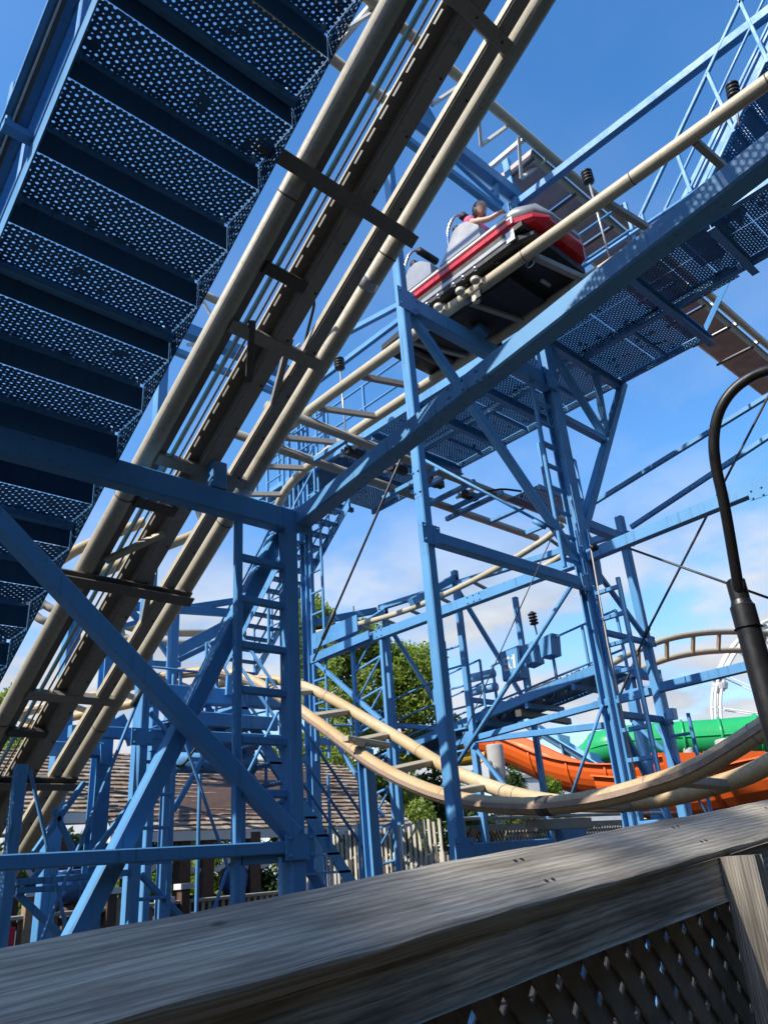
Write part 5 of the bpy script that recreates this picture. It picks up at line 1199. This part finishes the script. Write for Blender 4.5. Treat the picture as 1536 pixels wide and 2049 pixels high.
# ------------------------------------------------------------------ observation wheel
fw = thing('observation_wheel', 'white observation wheel with gondolas at the right edge of the sky', 'ferris wheel', V((aT(1662, 1450, 60).x, aT(1662, 1450, 60).y, 0)))
wc = aT(1662, 1452, 60); hx, hz = RT, -DN
wx = V((RT.x, RT.y, 0)).normalized(); wy = V((0, 0, 1)); R_ = 232 / F_PX * 60; wn3 = wx.cross(wy)
for off in (-.35, .35):
    for rr_ in (R_, R_ * .955): tube(fw, 'rim', [wc + (wx * math.cos(a) + wy * math.sin(a)) * rr_ + wn3 * off for a in [i * 2 * math.pi / 72 for i in range(73)]], .12, 'white_paint', 8)
for i in range(20):
    a = i * 2 * math.pi / 20 + .09; e = (wx * math.cos(a) + wy * math.sin(a))
    for off in (-.35, .35): rod(fw, 'spoke', wc + wn3 * off, wc + e * R_ + wn3 * off, .045, 'white_paint', 6)
    rod(fw, 'cross_tie', wc + e * R_ - wn3 * .4, wc + e * R_ + wn3 * .4, .05, 'white_paint', 6)
    if math.cos(a) < .2 and i % 2 == 0:
        g = wc + e * (R_ + .1); c_ = g + V((0, 0, -1.0))
        gd = lathe(fw, 'gondola', c_ + V((0, 0, -.45)), (0, 0, 1), [(.26, 0), (.32, .10), (.50, .16), (.60, .48), (.62, .60), (.56, .62)], 'white_paint', 18, False)
        lathe(gd, 'canopy', c_ + V((0, 0, .78)), (0, 0, 1), [(.74, 0), (.76, .04), (.4, .16), (.05, .22)], 'white_paint', 18, False)
        for k in range(4): aa = k * 1.57; rod(gd, 'hanger', c_ + V((math.cos(aa) * .55, math.sin(aa) * .55, .14)), c_ + V((math.cos(aa) * .15, math.sin(aa) * .15, .85)), .03, 'cable', 6)
lathe(fw, 'hub', wc - wn3 * .7, wn3, [(.5, 0), (.6, .3), (.6, 1.1), (.5, 1.4)], 'white_paint', 20)
for s_ in (-1, 1): rod(fw, 'leg', wc + wn3 * .8 * s_, V((wc.x, wc.y, 0)) + wx * 4 + wn3 * 2.2 * s_, .25, 'white_paint'); rod(fw, 'leg', wc + wn3 * .8 * s_, V((wc.x, wc.y, 0)) - wx * 4 + wn3 * 2.2 * s_, .25, 'white_paint')

# ------------------------------------------------------------------ street lamp
lpz = aT(1497, 1260, 3.7)
sl_ = thing('street_lamp', 'black gooseneck street lamp post at the right edge', 'street lamp', V((lpz.x, lpz.y, 0)))
LPX, LPY = lpz.x, lpz.y
def atl(u, v): d = sight(u, v); a = (LPX * FW.x + LPY * FW.y); return EYEP + d * ((lpz - EYEP).dot(FW))
nk = [V((LPX, LPY, aT(1478, 1160, 3.72).z)), aT(1450, 1020, 3.72), aT(1431, 930, 3.72), aT(1428, 870, 3.72), aT(1442, 815, 3.70), aT(1478, 770, 3.67), aT(1536, 741, 3.62), aT(1600, 745, 3.56), aT(1650, 785, 3.52), aT(1668, 830, 3.5)]
ztop = nk[0].z
lathe(sl_, 'pole', V((LPX, LPY, 0)), (0, 0, 1), [(.16, 0), (.16, .12), (.08, .22), (.064, .5), (.057, ztop - .30), (.057, ztop - .22)], 'black_metal', 48, False)
lathe(sl_, 'collar', V((LPX, LPY, ztop - .22)), (0, 0, 1), [(.066, 0), (.058, .0), (.058, .11), (.052, .115), (.045, .14), (.045, .24), (.032, .25)], 'black_metal', 48, False)
tube(sl_, 'gooseneck', spline([V((LPX, LPY, ztop - .08))] + nk[1:], 7), .026, 'black_metal', 18)
lathe(sl_, 'lamp_shade', nk[-1] + V((0, 0, .05)), (0, 0, -1), [(.04, 0), (.06, .06), (.10, .10), (.24, .22), (.25, .25)], 'black_metal', 24)

# ------------------------------------------------------------------ near wooden railing on the ramp
nr = thing('wooden_railing', 'weathered grey wooden railing with lattice running across the bottom foreground', 'railing', (1.2, .9, 0.2))
RD = V((.997, .022, .067)); RF = V((.767, .849, 1.454)); RB = V((.894, .979, 1.538))
def rl(p, x): return p + RD * ((x - p.x) / RD.x)
X0, X1 = -.35, 4.2
f0, f1, b0 = rl(RF, X0), rl(RF, X1), rl(RB, X0)
cv_ = b0 - f0; cv_ = cv_ - RD * cv_.dot(RD)
def board(name, o, a, b, t, mat, parent, nseg=40, seed=0, wob=.0012):
    """plank with rounded, slightly uneven arrises; o corner, a along, b across, t thickness below"""
    r = random.Random(seed); a, b = V(a), V(b); nn = a.cross(b).normalized(); la, lb = a.length, b.length; bn = b.normalized(); vs_, fs, uv = [], [], []
    prof = [(0.0, -.006), (.002, -.002), (.006, 0), (lb * .3, .0008), (lb * .7, .0008), (lb - .006, 0), (lb - .002, -.002), (lb, -.006), (lb, -t + .004), (lb - .004, -t), (.004, -t), (0, -t + .004)]
    m_ = len(prof); acc = [0.0]
    for k in range(1, m_): acc.append(acc[-1] + math.hypot(prof[k][0] - prof[k - 1][0], prof[k][1] - prof[k - 1][1]))
    ph = [r.uniform(0, 6.28) for _ in range(6)]
    for i in range(nseg + 1):
        f = i / nseg
        for k, (y, z) in enumerate(prof):
            w_ = wob * (math.sin(f * la * 9 + ph[k % 6]) + .6 * math.sin(f * la * 31 + ph[(k + 2) % 6])) * (1.0 if k in (0, 1, 2, 5, 6, 7) else .4)
            vs_.append(o + a * f + bn * (y + w_) + nn * (z + w_ * .7)); uv.append((f * la, acc[k]))
    for i in range(nseg):
        for k in range(m_ - 1): fs.append((i * m_ + k, (i + 1) * m_ + k, (i + 1) * m_ + k + 1, i * m_ + k + 1))
        fs.append((i * m_ + m_ - 1, (i + 1) * m_ + m_ - 1, (i + 1) * m_, i * m_))
    fs.append(tuple(range(m_))); fs.append(tuple(nseg * m_ + k for k in range(m_ - 1, -1, -1)))
    return link(name, vs_, fs, mat, parent, smooth=False, uvs=uv)
board('cap_board', f0, f1 - f0, cv_, .030, 'weathered_wood', nr, 90, 4)
AY = .875
za = aY(953, 2000, AY); zb2 = aY(1448, 1805, AY); asl = (zb2 - za) / (zb2.x - za.x)
def al(x): return za + asl * (x - za.x)
for (xa, xb, sd_) in ((X0, aY(1452, 1780, AY).x, 3), (aY(1478, 1780, AY).x, X1, 8)):
    board('apron_board', al(xa) + V((0, 0, .086)), (al(xb) - al(xa)), V((0, 0, -.086)), -.034, 'apron_wood', nr, 60, sd_, .0008)
px = aY(1462, 1760, AY - .01).x
pz = rl(RF, px).z - .012
board('post', V((px - .019, AY - .008, pz)), V((0, 0, -1.25)), V((.036, 0, 0)), -.07, 'apron_wood', nr, 20, 12)
for xx in (px + 1.2,):
    pz = rl(RF, xx).z - .012; board('post', V((xx - .024, AY - .008, pz)), V((0, 0, -1.25)), V((.046, 0, 0)), -.07, 'apron_wood', nr, 20, 12)
for lay, yy, mt in ((1, AY + .050, 'lattice_wood'), (-1, AY + .060, 'lattice_wood')):
    k = 0; x = X0 - 1.0
    while x < X1 + 1.0:
        top = V((x, yy, al(x).z + .05)); L_ = 1.25; d = V((.62 * lay, 0, -.785)) if lay > 0 else V((-.62, 0, -.785))
        vs_, fs = prism_geo(top, top + d * L_, rect_prof(.040, .007, .001), (0, 1, 0)); link('slat', vs_, fs, mt, nr); x += .075
beam(nr, 'bottom_rail', al(X0) + V((0, .06, -1.02)), al(X1) + V((0, .06, -1.02)), .04, .09, 'grey_wood')

# unseen thin-leaved tree added off to the left to soften sun on the railing
tree('leafy_tree', 'tall thin-leaved tree added out of frame at far left to shade the railing', (-14.0, 3.2, 0), 17.5, [((0, 0, 15.2), (2.3, 2.4, 1.9))], 70, 1150, .15, 'leaf_dark', 91, .2, (.4, .65))

# unseen trees added behind and beside the viewer to block low sky light
def belt():
    r = random.Random(5); cl = []
    for k in range(340):
        ad = r.uniform(86, 352); a = math.radians(ad); beh = 205 < ad; far_ = ad < 116
        d = r.uniform(11, 18) if beh else r.uniform(23, 30) if far_ else r.uniform(16, 26); z = r.uniform(.8, 12.5 if beh or far_ else 8.0)
        cl.append((V((math.cos(a) * d, math.sin(a) * d, z)), (2.0, 2.0, 1.7)))
    leaves('blocker_tree_belt', cl, 66000, .42, 'leaf_dark', None, 6, .7, kind='stuff')
    bpy.data.objects['blocker_tree_belt']['label'] = 'belt of dark trees added behind the viewer to block sky light, out of frame'; bpy.data.objects['blocker_tree_belt']['category'] = 'trees'
belt()

def joint(parent, c, w, h, nrm=(0, -1, 0), nb=2):
    c, nn = V(c), V(nrm).normalized(); sx = nn.cross(V((0, 0, 1))).normalized(); o = c - sx * (w / 2) - V((0, 0, h / 2))
    p = slab(parent, 'joint_plate', o, sx * w, V((0, 0, h)), .014, 'blue_paint') if sx.cross(V((0, 0, 1))).dot(nn) > 0 else slab(parent, 'joint_plate', o + sx * w, sx * -w, V((0, 0, h)), .014, 'blue_paint')
    for a in ([-.36, .36] if nb == 2 else [-.38, 0, .38]):
        for b in (-.34, .34): bolt(p, c + sx * (w * a) + V((0, 0, h * b)) + nn * .001, nn, .013, .014)
yy = YF - .062
for (x, z, w, h) in ((XB, 7.62, .30, .30), (XB, 4.585, .26, .22), (XB, 1.6, .24, .22), (XA, 1.71, .26, .17), (XC - .14, 4.58, .22, .22), (XC - .12, 7.62, .24, .30), (XD, 5.5, .22, .22), (XD, 4.0, .18, .14), (XD, 2.98, .18, .14)):
    joint(fr, (x, yy - (.02 if x != XC - .12 else .06), z), w, h)
joint(fr, (1.6, YF - .068, 4.32), .34, .17, nb=3); joint(fr, (-.062 + XB, YF, 9.0), .10, .4, (-1, 0, 0)); joint(fr, (XB - .062, YF, 5.2), .10, .36, (-1, 0, 0))
for y in (2.6, 6.8, 8.9): joint(fr, (XC - .062, y, 4.95), .30, .13, (-1, 0, 0), 3)
joint(fr, (3.715, 2.9, 4.64), .36, .12, (-1, 0, 0), 3)
for t_, u, v, y in ((fl_, 285, 1474, YL - .06), (fl_, 190, 1500, 8.48), (hb, 566, 1402, 9.62), (hb, 310, 1390, 9.62)):
    p = aY(u, v, y); joint(t_, p, .24, .18)
# weld collars along the big tubes
for t_, a, b, n in ((lift, lp(XL, S0), lp(XL, S1), 5), (lift, lp(XR, S0), lp(XR, S1), 5), (ct, nearp[0], nearp[2], 4), (ct, farp[0], farp[2], 4)):
    for k in range(n):
        q = a.lerp(b, (k + .45) / n); d = (b - a).normalized(); rod(t_, 'weld_collar', q, q + d * .012, .0805, 'grimy_steel', 20)
for k in range(6, len(nl) - 6, 9):
    for pl in (nl, fl): rod(dp, 'weld_collar', pl[k], pl[k] + (pl[k + 1] - pl[k]).normalized() * .014, .0815, 'running_surface', 18)
cn_ = cv_.normalized(); nn_ = RD.cross(cn_).normalized()
for x in (px - .012, px + .012, px - .62, px - .60, px + .55):
    for f in (.28, .74):
        q = rl(RF, x) + cv_ * f + nn_ * .0012; lathe(nr, 'screw', q, nn_, [(.0042, 0), (.0042, .0006), (.002, .0002)], 'black_metal', 12, False)
hd = thing('hedge', 'dense dark green hedge behind the picket fence and the pavilion', 'hedge', aT(760, 1700, 27)); r = random.Random(33); cl = []
for k in range(90):
    u = r.uniform(560, 1010); top = 1575 + 25 * math.sin(u * .021) + (35 if u > 930 else 0); c = aT(u, r.uniform(top, 1700), r.uniform(25, 28)); cl.append((c, (.5, .5, .45)))
for k in range(70):
    u = r.uniform(-60, 600); c = aY(u, r.uniform(1665, 1800), r.uniform(19.5, 21)); cl.append((c, (.5, .5, .4)))
leaves('foliage', cl, 27000, .11, 'leaf_dark', hd, 34)
for u in (600, 700, 800, 900, 980): q = aT(u, 1690, 26.5); tube(hd, 'stem', [V((q.x, q.y, 0)), V((q.x, q.y, 2.6))], [.09, .03], 'bark', 7)
